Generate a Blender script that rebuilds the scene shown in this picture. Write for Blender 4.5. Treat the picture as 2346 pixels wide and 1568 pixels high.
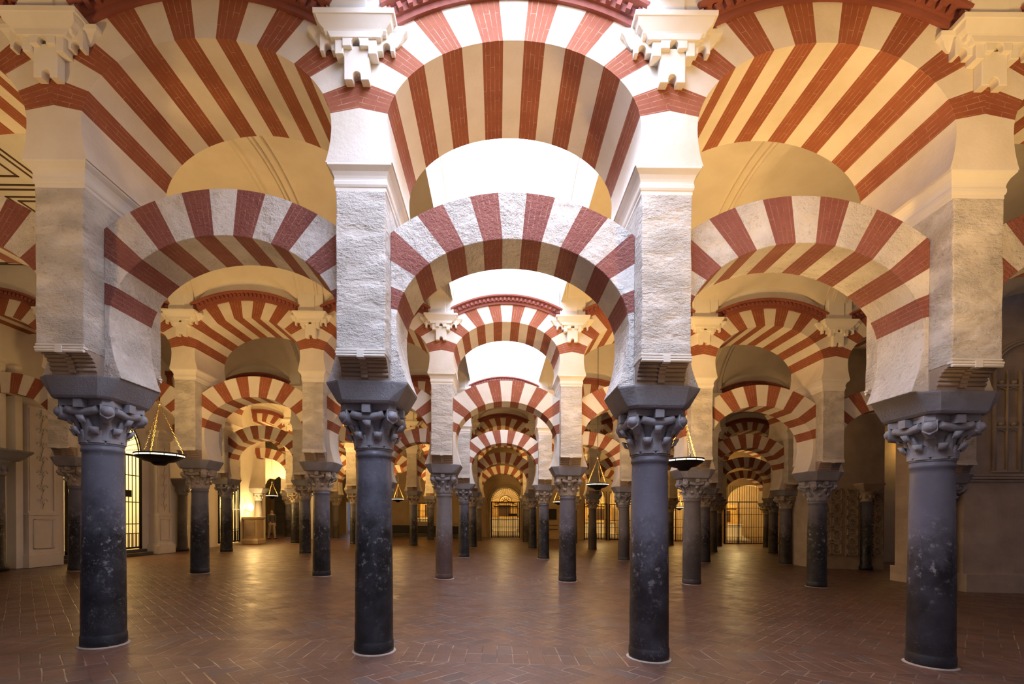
import bpy, math, random
from mathutils import Vector, Matrix
import numpy as np
random.seed(7)
PI = math.pi
SC = bpy.context.scene
for o in list(bpy.data.objects): bpy.data.objects.remove(o)

# ------------------------------------------------------------------ camera
F_PX, IW, IH = 1100.0, 2346.0, 1568.0
YAW, PIT, ROL, SX, SY = -0.0132, -0.0079, 0.0019, -48.1112, 410.999
CAMH = 1.5141
G = 0.0188                       # the whole floor falls gently to the right
def _rot():
    c, s = math.cos(YAW), math.sin(YAW); A = Matrix(((c, -s, 0), (s, c, 0), (0, 0, 1)))
    c, s = math.cos(PIT), math.sin(PIT); B = Matrix(((1, 0, 0), (0, c, s), (0, -s, c)))
    c, s = math.cos(ROL), math.sin(ROL); Cm = Matrix(((c, 0, s), (0, 1, 0), (-s, 0, c)))
    return Cm @ B @ A
R = _rot()
cam_d = bpy.data.cameras.new('camera'); cam = bpy.data.objects.new('camera', cam_d)
SC.collection.objects.link(cam); SC.camera = cam
rt = R.transposed()              # columns: right, forward, up in world
M3 = Matrix((rt.col[0], rt.col[2], -rt.col[1])).transposed()
cam.matrix_world = Matrix.Translation((0, 0, CAMH)) @ M3.to_4x4()
cam_d.sensor_fit = 'HORIZONTAL'; cam_d.sensor_width = 36.0
cam_d.lens = 36.0 * F_PX / IW
cam_d.shift_x = -SX / IW; cam_d.shift_y = SY / IW
cam_d.clip_start = 0.05; cam_d.clip_end = 300

# ------------------------------------------------------------------ world and exposure
W_ = bpy.data.worlds.new('world'); SC.world = W_; W_.use_nodes = True
bgn = W_.node_tree.nodes['Background']
bgn.inputs[0].default_value = (0.70, 0.70, 1.0, 1); bgn.inputs[1].default_value = 0.11
SC.view_settings.view_transform = 'Standard'; SC.view_settings.look = 'None'
SC.view_settings.exposure = 0.2; SC.view_settings.gamma = 1.0
SC.view_settings.use_curve_mapping = False
SKY_POWER = 9.0                 # emission of the daylight-filled roof lights
WARM = (1.0, 0.60, 0.20)

def area_lamp(name, loc, size, power, color, rot=(0, 0, 0), parent=None):
    l = bpy.data.lights.new(name, 'AREA'); l.size = size; l.energy = power; l.color = color; l.shape = 'DISK'
    o = bpy.data.objects.new(name, l); SC.collection.objects.link(o)
    o.location = loc; o.rotation_euler = rot
    if parent: o.parent = parent
    return o
def point_lamp(name, loc, power, color, radius=0.15, parent=None):
    l = bpy.data.lights.new(name, 'POINT'); l.energy = power; l.color = color; l.shadow_soft_size = radius
    o = bpy.data.objects.new(name, l); SC.collection.objects.link(o); o.location = loc
    if parent: o.parent = parent
    return o

# ------------------------------------------------------------------ grid
Y1, Y2, Y3, Y4, Y5 = YS = [5.324, 11.676, 18.05, 24.156, 30.171]
YW = 35.9                        # far wall
TU, TL = 0.606, 0.303            # half depth of upper and lower arcade walls
def gx(k, r):
    if r == 0: return -4.392 + 3.028 * k
    return -4.3316 + 3 * k + 0.0057 * (YS[r] - Y1)
def pixel_on_Y(u, v, Y):
    d = rt @ Vector(((u - IW / 2 - SX) / F_PX, 1, (IH / 2 + SY - v) / F_PX))
    t = Y / d.y
    return Vector((d.x * t, Y, CAMH + d.z * t))

# ------------------------------------------------------------------ node helpers
def new_mat(name):
    m = bpy.data.materials.new(name); m.use_nodes = True
    nt = m.node_tree; nt.nodes.clear()
    out = nt.nodes.new('ShaderNodeOutputMaterial'); b = nt.nodes.new('ShaderNodeBsdfPrincipled')
    nt.links.new(b.outputs[0], out.inputs[0])
    return m, nt, b
class N:
    def __init__(s, nt): s.nt = nt
    def node(s, t, **kw):
        n = s.nt.nodes.new(t)
        for k, v in kw.items(): setattr(n, k, v)
        return n
    def link(s, a, b): s.nt.links.new(a, b)
    def m(s, op, a, b=None, c=None):
        n = s.nt.nodes.new('ShaderNodeMath'); n.operation = op
        for i, x in enumerate((a, b, c)):
            if x is None: continue
            if isinstance(x, (int, float)): n.inputs[i].default_value = x
            else: s.nt.links.new(x, n.inputs[i])
        return n.outputs[0]
    def mix(s, f, a, b, mode='MIX'):
        n = s.nt.nodes.new('ShaderNodeMix'); n.data_type = 'RGBA'; n.blend_type = mode; n.clamp_result = True
        for sk, x in ((n.inputs[0], f), (n.inputs[6], a), (n.inputs[7], b)):
            if isinstance(x, (int, float)): sk.default_value = x
            elif isinstance(x, tuple): sk.default_value = (*x, 1)
            else: s.nt.links.new(x, sk)
        return n.outputs[2]
    def noise(s, vec, scale, detail=4, rough=0.55):
        n = s.nt.nodes.new('ShaderNodeTexNoise'); n.inputs['Scale'].default_value = scale
        n.inputs['Detail'].default_value = detail; n.inputs['Roughness'].default_value = rough
        if vec is not None: s.nt.links.new(vec, n.inputs['Vector'])
        return n.outputs['Fac']
    def ramp(s, f, lo, hi, a=0.0, b=1.0):
        n = s.nt.nodes.new('ShaderNodeMapRange'); n.clamp = True
        n.inputs[1].default_value = lo; n.inputs[2].default_value = hi
        n.inputs[3].default_value = a; n.inputs[4].default_value = b
        s.nt.links.new(f, n.inputs[0]); return n.outputs[0]
    def bump(s, h, strength, dist, normal_in):
        n = s.nt.nodes.new('ShaderNodeBump'); n.inputs['Strength'].default_value = strength
        n.inputs['Distance'].default_value = dist
        s.nt.links.new(h, n.inputs['Height']); s.nt.links.new(n.outputs[0], normal_in)
    def pos(s): return s.nt.nodes.new('ShaderNodeNewGeometry').outputs['Position']
    def obj(s): return s.nt.nodes.new('ShaderNodeTexCoord').outputs['Object']
    def uv(s): return s.nt.nodes.new('ShaderNodeTexCoord').outputs['UV']

def stone(name, col, col2, rough=0.85, bump=0.0, bscale=30, grime=0.25, gcol=(0.30, 0.24, 0.18), pits=False, stretch=None):
    m, nt, b = new_mat(name); n = N(nt); p = n.pos()
    if stretch:
        mp = n.node('ShaderNodeMapping'); mp.inputs['Scale'].default_value = stretch
        n.link(p, mp.inputs['Vector']); p = mp.outputs[0]
    a = n.noise(p, 2.2, 5); g = n.noise(p, 0.9, 6, 0.65)
    c = n.mix(n.ramp(a, 0.35, 0.65), col, col2)
    c = n.mix(n.ramp(g, 0.55, 0.75, 0, grime), c, gcol)
    f = n.noise(p, bscale, 4, 0.7)
    if pits:
        pit = n.ramp(f, 0.30, 0.43, 1, 0)
        c = n.mix(n.m('MULTIPLY', pit, 0.55), c, gcol)
    n.link(c, b.inputs['Base Color']); b.inputs['Roughness'].default_value = rough
    if pits: f = n.m('MULTIPLY', f, n.ramp(n.noise(p, 2.7, 3), 0.38, 0.62, 0.22, 1.0))
    if bump: n.bump(f, bump, 0.02 if bump < 0.9 else 0.055, b.inputs['Normal'])
    return m

def brick_red(name, col, col2, line, line_amt=0.6, bump=0.25):
    m, nt, b = new_mat(name); n = N(nt); p = n.pos(); uv = n.uv()
    sp = n.node('ShaderNodeSeparateXYZ'); n.link(uv, sp.inputs[0])
    cb = n.node('ShaderNodeCombineXYZ'); n.link(sp.outputs[1], cb.inputs[0]); n.link(sp.outputs[0], cb.inputs[1])
    bt = n.node('ShaderNodeTexBrick'); n.link(cb.outputs[0], bt.inputs['Vector'])
    bt.inputs['Scale'].default_value = 1.0; bt.inputs['Brick Width'].default_value = 0.27
    bt.inputs['Row Height'].default_value = 0.045; bt.inputs['Mortar Size'].default_value = 0.0022
    bt.inputs['Mortar Smooth'].default_value = 0.3
    bt.inputs['Color1'].default_value = (*col, 1); bt.inputs['Color2'].default_value = (*col2, 1)
    bt.inputs['Mortar'].default_value = (*line, 1)
    a = n.noise(p, 2.5, 6, 0.65)
    c = n.mix(n.ramp(a, 0.35, 0.7), col, col2)
    # joints show only in patches, where the lime has survived
    patch = n.ramp(n.noise(p, 7, 3), 0.42, 0.58, 0.1, line_amt)
    c = n.mix(n.m('MULTIPLY', bt.outputs['Fac'], patch), c, line)
    w = n.ramp(n.noise(p, 38, 5, 0.75), 0.63, 0.74, 0, 0.35)
    c = n.mix(w, c, line)
    n.link(c, b.inputs['Base Color']); b.inputs['Roughness'].default_value = 0.85
    h = n.noise(p, 32, 4, 0.7); n.bump(h, bump, 0.012 if bump < 0.5 else 0.045, b.inputs['Normal'])
    return m

MT = {}
MT['red'] = brick_red('painted_brick', (0.33, 0.103, 0.048), (0.255, 0.068, 0.032), (0.66, 0.44, 0.32))
MT['white'] = stone('limewashed_stone', (0.77, 0.71, 0.63), (0.69, 0.62, 0.52), bump=0.25, bscale=24, grime=0.25, gcol=(0.42, 0.34, 0.25))
MT['red_rough'] = brick_red('rough_painted_brick', (0.38, 0.135, 0.10), (0.29, 0.088, 0.068), (0.66, 0.48, 0.40), 0.45, 0.9)
MT['white_rough'] = stone('rough_limewashed_stone', (0.78, 0.73, 0.67), (0.66, 0.60, 0.54), bump=1.0, bscale=22, grime=0.3, gcol=(0.36, 0.31, 0.26), pits=True)
MT['pier'] = stone('rough_plaster', (0.74, 0.69, 0.63), (0.62, 0.57, 0.50), bump=1.0, bscale=20, grime=0.35, gcol=(0.36, 0.30, 0.24), pits=True, stretch=(1, 1, 1.9))
MT['plaster'] = stone('smooth_plaster', (0.80, 0.78, 0.74), (0.74, 0.71, 0.66), bump=0.08, bscale=14, grime=0.12, gcol=(0.5, 0.43, 0.34))
MT['vault'] = stone('vault_plaster', (0.72, 0.66, 0.56), (0.67, 0.60, 0.50), bump=0.03, bscale=8, grime=0.10, gcol=(0.52, 0.44, 0.32))
MT['cream'] = stone('cream_stucco', (0.82, 0.78, 0.71), (0.77, 0.72, 0.63), bump=0.06, bscale=18, grime=0.1, gcol=(0.5, 0.4, 0.28))
MT['modillion'] = stone('carved_brown_stone', (0.40, 0.31, 0.24), (0.31, 0.23, 0.18), bump=0.4, bscale=30, grime=0.4, gcol=(0.16, 0.11, 0.09))
MT['impost'] = stone('dark_limestone', (0.31, 0.305, 0.33), (0.22, 0.21, 0.22), bump=0.5, bscale=45, grime=0.4, gcol=(0.10, 0.085, 0.075), rough=0.75)
MT['capital'] = stone('grey_marble_capital', (0.36, 0.355, 0.385), (0.26, 0.25, 0.265), bump=0.35, bscale=26, grime=0.5, gcol=(0.14, 0.105, 0.10), rough=0.6)
MT['capital_tan'] = stone('tan_marble_capital', (0.50, 0.43, 0.35), (0.36, 0.30, 0.24), bump=0.35, bscale=26, grime=0.5, gcol=(0.18, 0.13, 0.10), rough=0.6)
MT['hood'] = stone('terracotta_cornice', (0.30, 0.095, 0.07), (0.24, 0.07, 0.05), bump=0.1, grime=0.2, gcol=(0.12, 0.04, 0.03))
MT['carved'] = stone('carved_sandstone', (0.56, 0.47, 0.36), (0.44, 0.36, 0.26), bump=0.4, bscale=22, grime=0.3, gcol=(0.2, 0.15, 0.1))
MT['darkstone'] = stone('dark_step_stone', (0.12, 0.115, 0.10), (0.08, 0.075, 0.07), bump=0.2, grime=0.2, gcol=(0.05, 0.05, 0.05))
MT['ochre'] = stone('ochre_wall', (0.62, 0.50, 0.32), (0.55, 0.43, 0.26), bump=0.1, grime=0.25, gcol=(0.4, 0.28, 0.14))

def shaft_mat(name, top, low, vein, split=1.15, gloss=0.34, streak=0.10):
    m, nt, b = new_mat(name); n = N(nt); o = n.obj()
    oi = n.node('ShaderNodeObjectInfo')
    off = n.node('ShaderNodeVectorMath', operation='ADD'); n.link(o, off.inputs[0])
    cb = n.node('ShaderNodeCombineXYZ'); r = n.m('MULTIPLY', oi.outputs['Random'], 37.0)
    n.link(r, cb.inputs[0]); n.link(r, cb.inputs[1]); n.link(cb.outputs[0], off.inputs[1]); p = off.outputs[0]
    sp = n.node('ShaderNodeSeparateXYZ'); n.link(o, sp.inputs[0])
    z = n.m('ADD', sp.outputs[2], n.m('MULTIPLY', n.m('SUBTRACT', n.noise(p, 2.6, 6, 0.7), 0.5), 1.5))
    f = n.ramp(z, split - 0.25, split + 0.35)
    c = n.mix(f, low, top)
    c = n.mix(n.ramp(n.noise(p, 3.0, 6, 0.6), 0.4, 0.65, 0, 0.35), c, tuple(x * 0.55 for x in top))
    speck = n.ramp(n.noise(p, 34, 6, 0.8), 0.565, 0.66, 0, 0.65)
    pt = n.ramp(n.noise(p, 3.7, 4), 0.45, 0.65)
    c = n.mix(n.m('MULTIPLY', speck, pt), c, vein)
    v2 = n.noise(p, 11.0, 7, 0.72); band_ = n.ramp(n.m('ABSOLUTE', n.m('SUBTRACT', sp.outputs[2], 1.15)), 0.1, 0.65, 1, 0)
    c = n.mix(n.m('MULTIPLY', n.ramp(v2, 0.56, 0.66, 0, streak * 7), band_), c, vein)
    # pale veins
    mp = n.node('ShaderNodeMapping'); mp.inputs['Rotation'].default_value = (0.6, 0.5, 0.3); n.link(p, mp.inputs['Vector'])
    v = n.noise(mp.outputs[0], 2.0, 8, 0.65)
    vn = n.m('SUBTRACT', 1.0, n.m('MULTIPLY', n.m('ABSOLUTE', n.m('SUBTRACT', v, 0.5)), 90.0))
    vn = n.m('MAXIMUM', vn, 0.0)
    c = n.mix(n.m('MULTIPLY', vn, n.m('MULTIPLY', pt, streak)), c, vein)
    n.link(c, b.inputs['Base Color'])
    n.link(n.ramp(n.noise(p, 9, 4), 0.35, 0.7, gloss, gloss + 0.25), b.inputs['Roughness'])
    n.bump(n.noise(p, 40, 4, 0.7), 0.12, 0.01, b.inputs['Normal'])
    return m
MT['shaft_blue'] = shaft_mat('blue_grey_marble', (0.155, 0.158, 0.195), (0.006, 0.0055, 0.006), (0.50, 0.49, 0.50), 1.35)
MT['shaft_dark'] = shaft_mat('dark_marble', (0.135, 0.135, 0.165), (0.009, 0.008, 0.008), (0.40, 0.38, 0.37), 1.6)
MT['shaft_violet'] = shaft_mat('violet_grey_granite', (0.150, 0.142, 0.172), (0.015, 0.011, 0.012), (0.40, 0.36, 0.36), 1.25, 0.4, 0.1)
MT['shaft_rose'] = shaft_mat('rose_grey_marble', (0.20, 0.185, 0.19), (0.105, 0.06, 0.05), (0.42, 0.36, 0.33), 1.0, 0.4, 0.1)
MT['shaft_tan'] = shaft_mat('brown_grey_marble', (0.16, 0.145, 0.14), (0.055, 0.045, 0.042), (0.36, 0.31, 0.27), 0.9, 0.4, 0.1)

def flat(name, col, rough=0.6, metal=0.0, emit=None, es=0.0):
    m, nt, b = new_mat(name); b.inputs['Base Color'].default_value = (*col, 1)
    b.inputs['Roughness'].default_value = rough; b.inputs['Metallic'].default_value = metal
    if emit: b.inputs['Emission Color'].default_value = (*emit, 1); b.inputs['Emission Strength'].default_value = es
    return m
MT['iron'] = flat('wrought_iron', (0.018, 0.015, 0.013), 0.45, 0.6)
MT['brass'] = flat('aged_brass', (0.62, 0.46, 0.20), 0.3, 1.0)
MT['chain_brass'] = flat('tarnished_brass', (0.13, 0.085, 0.035), 0.4, 1.0)
MT['lampglow'] = flat('lit_rim', (1, 0.9, 0.6), 0.5, 0, (1.0, 0.86, 0.52), 3.5)
MT['wallglow'] = flat('lit_bulb', (1, 0.8, 0.5), 0.5, 0, (1.0, 0.70, 0.30), 14)
MT['skyglass'] = flat('daylit_glazing', (0.9, 0.9, 0.95), 0.5, 0, (0.70, 0.77, 1.0), SKY_POWER)
MT['skyglass_near'] = flat('daylit_glazing_near', (0.9, 0.9, 0.95), 0.5, 0, (0.62, 0.72, 1.0), SKY_POWER * 1.8)
MT['dayglass'] = flat('daylit_pane', (0.9, 0.9, 0.95), 0.5, 0, (0.95, 0.93, 1.0), 2.6)
MT['black'] = flat('black_board', (0.012, 0.011, 0.011), 0.5)
MT['redcloth'] = flat('red_cloth', (0.35, 0.02, 0.02), 0.8)
MT['wood'] = stone('dark_wood', (0.10, 0.055, 0.03), (0.07, 0.035, 0.02), rough=0.5, grime=0.2, gcol=(0.02, 0.01, 0.01))
MT['gold'] = stone('gilded_carving', (0.75, 0.52, 0.20), (0.55, 0.34, 0.11), rough=0.4, bump=0.8, bscale=14, grime=0.4, gcol=(0.2, 0.1, 0.03))
MT['slate'] = flat('violet_black_door', (0.035, 0.03, 0.055), 0.45)
MT['skin'] = flat('skin', (0.55, 0.36, 0.27), 0.6)
MT['cloth_grey'] = flat('grey_jacket', (0.10, 0.10, 0.12), 0.9)
MT['cloth_pale'] = flat('pale_trousers', (0.40, 0.34, 0.29), 0.9)
MT['cloth_black'] = flat('black_coat', (0.012, 0.012, 0.016), 0.9)
MT['cloth_tan'] = flat('tan_top', (0.42, 0.33, 0.25), 0.9)
MT['hair'] = flat('grey_hair', (0.25, 0.22, 0.2), 0.9)
MT['hair_dark'] = flat('dark_hair', (0.02, 0.015, 0.012), 0.8)

def floor_mat():
    m, nt, b = new_mat('terracotta_herringbone'); n = N(nt); p = n.pos()
    wob = n.node('ShaderNodeVectorMath', operation='MULTIPLY_ADD')
    nz = n.node('ShaderNodeTexNoise'); nz.inputs['Scale'].default_value = 1.3; n.link(p, nz.inputs['Vector'])
    n.link(nz.outputs['Color'], wob.inputs[0]); wob.inputs[1].default_value = (0.05, 0.05, 0); n.link(p, wob.inputs[2])
    mp = n.node('ShaderNodeMapping'); mp.inputs['Rotation'].default_value = (0, 0, PI / 4)
    s = 1 / 0.155
    mp.inputs['Scale'].default_value = (s, s, s); n.link(wob.outputs[0], mp.inputs['Vector'])
    sp = n.node('ShaderNodeSeparateXYZ'); n.link(mp.outputs[0], sp.inputs[0]); x, y = sp.outputs[0], sp.outputs[1]
    i, j = n.m('FLOOR', x), n.m('FLOOR', y); fx, fy = n.m('SUBTRACT', x, i), n.m('SUBTRACT', y, j)
    q = n.m('FLOORED_MODULO', n.m('SUBTRACT', i, j), 4.0)
    is1 = n.m('COMPARE', q, 1.0, 0.1); is2 = n.m('COMPARE', q, 2.0, 0.1); vert = n.m('GREATER_THAN', q, 1.5)
    hu = n.m('ADD', fx, is1); vv = n.m('ADD', fy, is2)
    def ed(a, L): return n.m('MINIMUM', a, n.m('SUBTRACT', L, a))
    eh = n.m('MINIMUM', ed(hu, 2.0), ed(fy, 1.0)); ev = n.m('MINIMUM', ed(fx, 1.0), ed(vv, 2.0))
    def sel(a, b_): return n.m('ADD', n.m('MULTIPLY', n.m('SUBTRACT', 1.0, vert), a), n.m('MULTIPLY', vert, b_))
    e = sel(eh, ev)
    idx = sel(n.m('SUBTRACT', i, is1), i); idy = sel(j, n.m('SUBTRACT', j, is2))
    cb = n.node('ShaderNodeCombineXYZ'); n.link(idx, cb.inputs[0]); n.link(idy, cb.inputs[1]); n.link(vert, cb.inputs[2])
    # straight courses under each arcade line
    spp = n.node('ShaderNodeSeparateXYZ'); n.link(p, spp.inputs[0])
    wn = n.node('ShaderNodeTexWhiteNoise'); wn.noise_dimensions = '3D'
    band = None
    for Y in YS:
        t = n.m('COMPARE', spp.outputs[1], Y - 0.02, 0.34)
        band = t if band is None else n.m('MAXIMUM', band, t)
    bx = n.m('DIVIDE', spp.outputs[0], 0.17); by = n.m('DIVIDE', n.m('SUBTRACT', spp.outputs[1], Y1 - 0.36), 0.34)
    bi, bj = n.m('FLOOR', bx), n.m('FLOOR', by)
    be = n.m('MINIMUM', ed(n.m('SUBTRACT', bx, bi), 1.0), n.m('MULTIPLY', ed(n.m('SUBTRACT', by, bj), 1.0), 2.0))
    cb2 = n.node('ShaderNodeCombineXYZ'); n.link(bi, cb2.inputs[0]); n.link(bj, cb2.inputs[1]); cb2.inputs[2].default_value = 9
    mv = n.node('ShaderNodeMix'); mv.data_type = 'VECTOR'; n.link(band, mv.inputs[0]); n.link(cb.outputs[0], mv.inputs[4]); n.link(cb2.outputs[0], mv.inputs[5])
    n.link(mv.outputs[1], wn.inputs['Vector'])
    e = n.m('ADD', n.m('MULTIPLY', n.m('SUBTRACT', 1.0, band), e), n.m('MULTIPLY', band, be))
    rv = wn.outputs['Value']
    c = n.mix(rv, (0.150, 0.072, 0.045), (0.095, 0.050, 0.035))
    sp2 = n.node('ShaderNodeSeparateColor'); n.link(wn.outputs['Color'], sp2.inputs[0])
    c = n.mix(n.ramp(sp2.outputs[1], 0.86, 0.9, 0, 0.55), c, (0.105, 0.08, 0.07))
    c = n.mix(n.ramp(n.noise(p, 0.7, 6, 0.6), 0.4, 0.7, 0, 0.45), c, (0.135, 0.078, 0.052))
    gl = n.ramp(n.noise(p, 3.1, 3), 0.46, 0.54)
    joint = n.mix(gl, (0.08, 0.045, 0.03), (0.36, 0.25, 0.17))
    jm = n.ramp(e, 0.012, 0.040, 1, 0)
    jm = n.m('MULTIPLY', jm, n.ramp(n.noise(p, 1.7, 4), 0.35, 0.6, 0.3, 1.0))
    c = n.mix(jm, c, joint)
    n.link(c, b.inputs['Base Color'])
    rr = n.m('ADD', n.ramp(n.noise(p, 2.4, 6, 0.7), 0.3, 0.7, 0.26, 0.42), n.m('MULTIPLY', rv, 0.08))
    n.link(rr, b.inputs['Roughness']); b.inputs['Specular IOR Level'].default_value = 0.55
    h = n.m('ADD', n.m('MULTIPLY', n.ramp(e, 0.0, 0.06), 0.5), n.m('ADD', n.m('MULTIPLY', rv, 0.35), n.m('MULTIPLY', n.noise(p, 9, 5, 0.6), 1.0)))
    n.bump(h, 0.35, 0.012, b.inputs['Normal'])
    return m
MT['floor'] = floor_mat()

def masonry_mat():
    m, nt, b = new_mat('sandstone_masonry'); n = N(nt); p = n.pos()
    sp = n.node('ShaderNodeSeparateXYZ'); n.link(p, sp.inputs[0])
    cb = n.node('ShaderNodeCombineXYZ'); n.link(n.m('ADD', sp.outputs[0], sp.outputs[1]), cb.inputs[0]); n.link(sp.outputs[2], cb.inputs[1])
    bt = n.node('ShaderNodeTexBrick'); n.link(cb.outputs[0], bt.inputs['Vector'])
    bt.inputs['Scale'].default_value = 1; bt.inputs['Brick Width'].default_value = 0.8; bt.inputs['Row Height'].default_value = 0.3
    bt.inputs['Mortar Size'].default_value = 0.006; bt.inputs['Color1'].default_value = (0.62, 0.51, 0.38, 1)
    bt.inputs['Color2'].default_value = (0.52, 0.42, 0.31, 1); bt.inputs['Mortar'].default_value = (0.56, 0.47, 0.36, 1)
    c = n.mix(n.ramp(n.noise(p, 1.4, 6, 0.65), 0.4, 0.7, 0, 0.6), bt.outputs['Color'], (0.30, 0.23, 0.17))
    n.link(c, b.inputs['Base Color']); b.inputs['Roughness'].default_value = 0.85
    n.bump(n.noise(p, 18, 4), 0.3, 0.02, b.inputs['Normal'])
    return m
MT['masonry'] = masonry_mat()

# ------------------------------------------------------------------ mesh builder
class MB:
    def __init__(s): s.v = []; s.f = []; s.m = []; s.uv = []; s.sm = []
    def face(s, pts, mat=0, uvs=None, smooth=False):
        i = len(s.v); s.v += [tuple(p) for p in pts]; s.f.append(tuple(range(i, i + len(pts)))); s.m.append(mat)
        s.uv.append(uvs or [(0, 0)] * len(pts)); s.sm.append(smooth)
    def box(s, x0, x1, y0, y1, z0, z1, mat=0):
        P = [(x0, y0, z0), (x1, y0, z0), (x1, y1, z0), (x0, y1, z0), (x0, y0, z1), (x1, y0, z1), (x1, y1, z1), (x0, y1, z1)]
        for q in ((3, 2, 1, 0), (4, 5, 6, 7), (0, 1, 5, 4), (1, 2, 6, 5), (2, 3, 7, 6), (3, 0, 4, 7)):
            s.face([P[i] for i in q], mat)
    def loft(s, rings, mat=0, caps=True, smooth=False):
        n = len(rings[0])
        for a, b in zip(rings, rings[1:]):
            for i in range(n):
                j = (i + 1) % n; s.face([a[i], a[j], b[j], b[i]], mat, smooth=smooth)
        if caps: s.face(list(reversed(rings[0])), mat); s.face(rings[-1], mat)
    def lathe(s, prof, n=32, c=(0, 0), mat=0, smooth=True, caps=True):
        s.loft([[(c[0] + r * math.cos(2 * PI * i / n), c[1] + r * math.sin(2 * PI * i / n), z) for i in range(n)] for r, z in prof], mat, caps, smooth)
    def prism(s, poly, y0, y1, mat=0):            # poly in (x,z), extruded along y
        a = [(x, y0, z) for x, z in poly]; b = [(x, y1, z) for x, z in poly]
        s.loft([a, b], mat)
    def prism_x(s, poly, x0, x1, mat=0, smooth=False):          # poly in (y,z)
        s.loft([[(x0, y, z) for y, z in poly], [(x1, y, z) for y, z in poly]], mat, True, smooth)
    def prism_z(s, poly, z0, z1, mat=0):
        s.loft([[(x, y, z0) for x, y in poly], [(x, y, z1) for x, y in poly]], mat)
    def tube(s, pts, r, n=6, mat=0, smooth=True):
        rings = []
        for i, p in enumerate(pts):
            p = Vector(p); a = Vector(pts[max(0, i - 1)]); b = Vector(pts[min(len(pts) - 1, i + 1)])
            d = (b - a).normalized(); u = d.orthogonal().normalized()
            if abs(d.z) < 0.99: u = d.cross(Vector((0, 0, 1))).normalized()
            w = d.cross(u); rings.append([tuple(p + r * (math.cos(2 * PI * k / n) * u + math.sin(2 * PI * k / n) * w)) for k in range(n)])
        s.loft(rings, mat, True, smooth)
    def build(s, name, mats, parent=None, loc=(0, 0, 0), shear=True, bevel=0.0, rz=0.0, merge=True):
        me = bpy.data.meshes.new(name)
        vs = [(x, y, z - (G * x if shear else 0)) for x, y, z in s.v]
        me.from_pydata(vs, [], s.f)
        for m in (mats if isinstance(mats, (list, tuple)) else [mats]): me.materials.append(MT[m] if isinstance(m, str) else m)
        me.polygons.foreach_set('material_index', s.m); me.polygons.foreach_set('use_smooth', s.sm)
        uvl = me.uv_layers.new(name='UVMap'); fl = [c for f in s.uv for p in f for c in p]; uvl.data.foreach_set('uv', fl)
        import bmesh
        bm = bmesh.new(); bm.from_mesh(me)
        if merge: bmesh.ops.remove_doubles(bm, verts=bm.verts, dist=1e-5)
        bmesh.ops.recalc_face_normals(bm, faces=bm.faces); bm.to_mesh(me); bm.free(); me.update()
        o = bpy.data.objects.new(name, me); SC.collection.objects.link(o)
        o.location = loc; o.rotation_euler = (0, 0, rz)
        if parent: o.parent = parent
        if bevel:
            b = o.modifiers.new('bevel', 'BEVEL'); b.width = bevel; b.segments = 2; b.limit_method = 'ANGLE'; b.angle_limit = 0.7
        return o
def tag(o, label, cat, group=None):
    o['label'] = label; o['category'] = cat
    if group: o['group'] = group
    return o
def struct(o): o['kind'] = 'structure'; return o
def empty(name, loc, label, cat, group=None, rz=0):
    o = bpy.data.objects.new(name, None); SC.collection.objects.link(o); o.location = loc; o.rotation_euler = (0, 0, rz)
    o.empty_display_size = 0.1
    return tag(o, label, cat, group)
def dup(root, loc, label, group=None, swap=None):
    c = root.copy(); SC.collection.objects.link(c); c.location = loc; c['label'] = label
    if group: c['group'] = group
    def rec(a, b):
        for ch in list(a.children):
            d = ch.copy(); SC.collection.objects.link(d); d.parent = b
            if swap and ch.name.split('.')[0] in swap:
                for sl in d.material_slots: sl.link = 'OBJECT'; sl.material = MT[swap[ch.name.split('.')[0]]]
            rec(ch, d)
    rec(root, c)
    return c
def fz(x): return -G * x          # floor level at x
ORD = ['leftmost', 'second', 'third', 'fourth', 'fifth', 'sixth', 'seventh', 'eighth', 'ninth', 'tenth', 'eleventh', 'twelfth', 'thirteenth', 'fourteenth', 'fifteenth']
ROWN = ['front arcade', 'second arcade', 'third arcade', 'fourth arcade', 'fifth arcade']

# ------------------------------------------------------------------ floor
mb = MB(); mb.face([(-32, -6, 0), (32, -6, 0), (32, 44, 0), (-32, 44, 0)]); struct(mb.build('floor', 'floor'))

# ------------------------------------------------------------------ arch geometry
def arch_curve(a, b, cz, b2, zbot, zj, n=15, jc=0.0, sub=6):
    """intrados from lowest left joint over the crown; returns points, voussoir index and springer side points"""
    # parameter angle from the vertical, positive right; full list of points between the two lowest joints
    t0 = math.asin(min(1, (zj - cz) / b)) if zj > cz else 0.0
    ts = np.linspace(PI - t0, t0, 1200); xs = a * np.cos(ts); zs = cz + b * np.sin(ts)
    L = np.concatenate([[0], np.cumsum(np.hypot(np.diff(xs), np.diff(zs)))])
    q = np.linspace(0, L[-1], n * sub + 1)
    px, pz = np.interp(q, L, xs), np.interp(q, L, zs)
    side = []
    for z in np.linspace(zj, zbot, 9):
        x = a * math.sqrt(max(0, 1 - ((z - cz) / (b if z > cz else b2)) ** 2)); side.append((x, z))
    return list(zip(px, pz, q)), side

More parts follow.
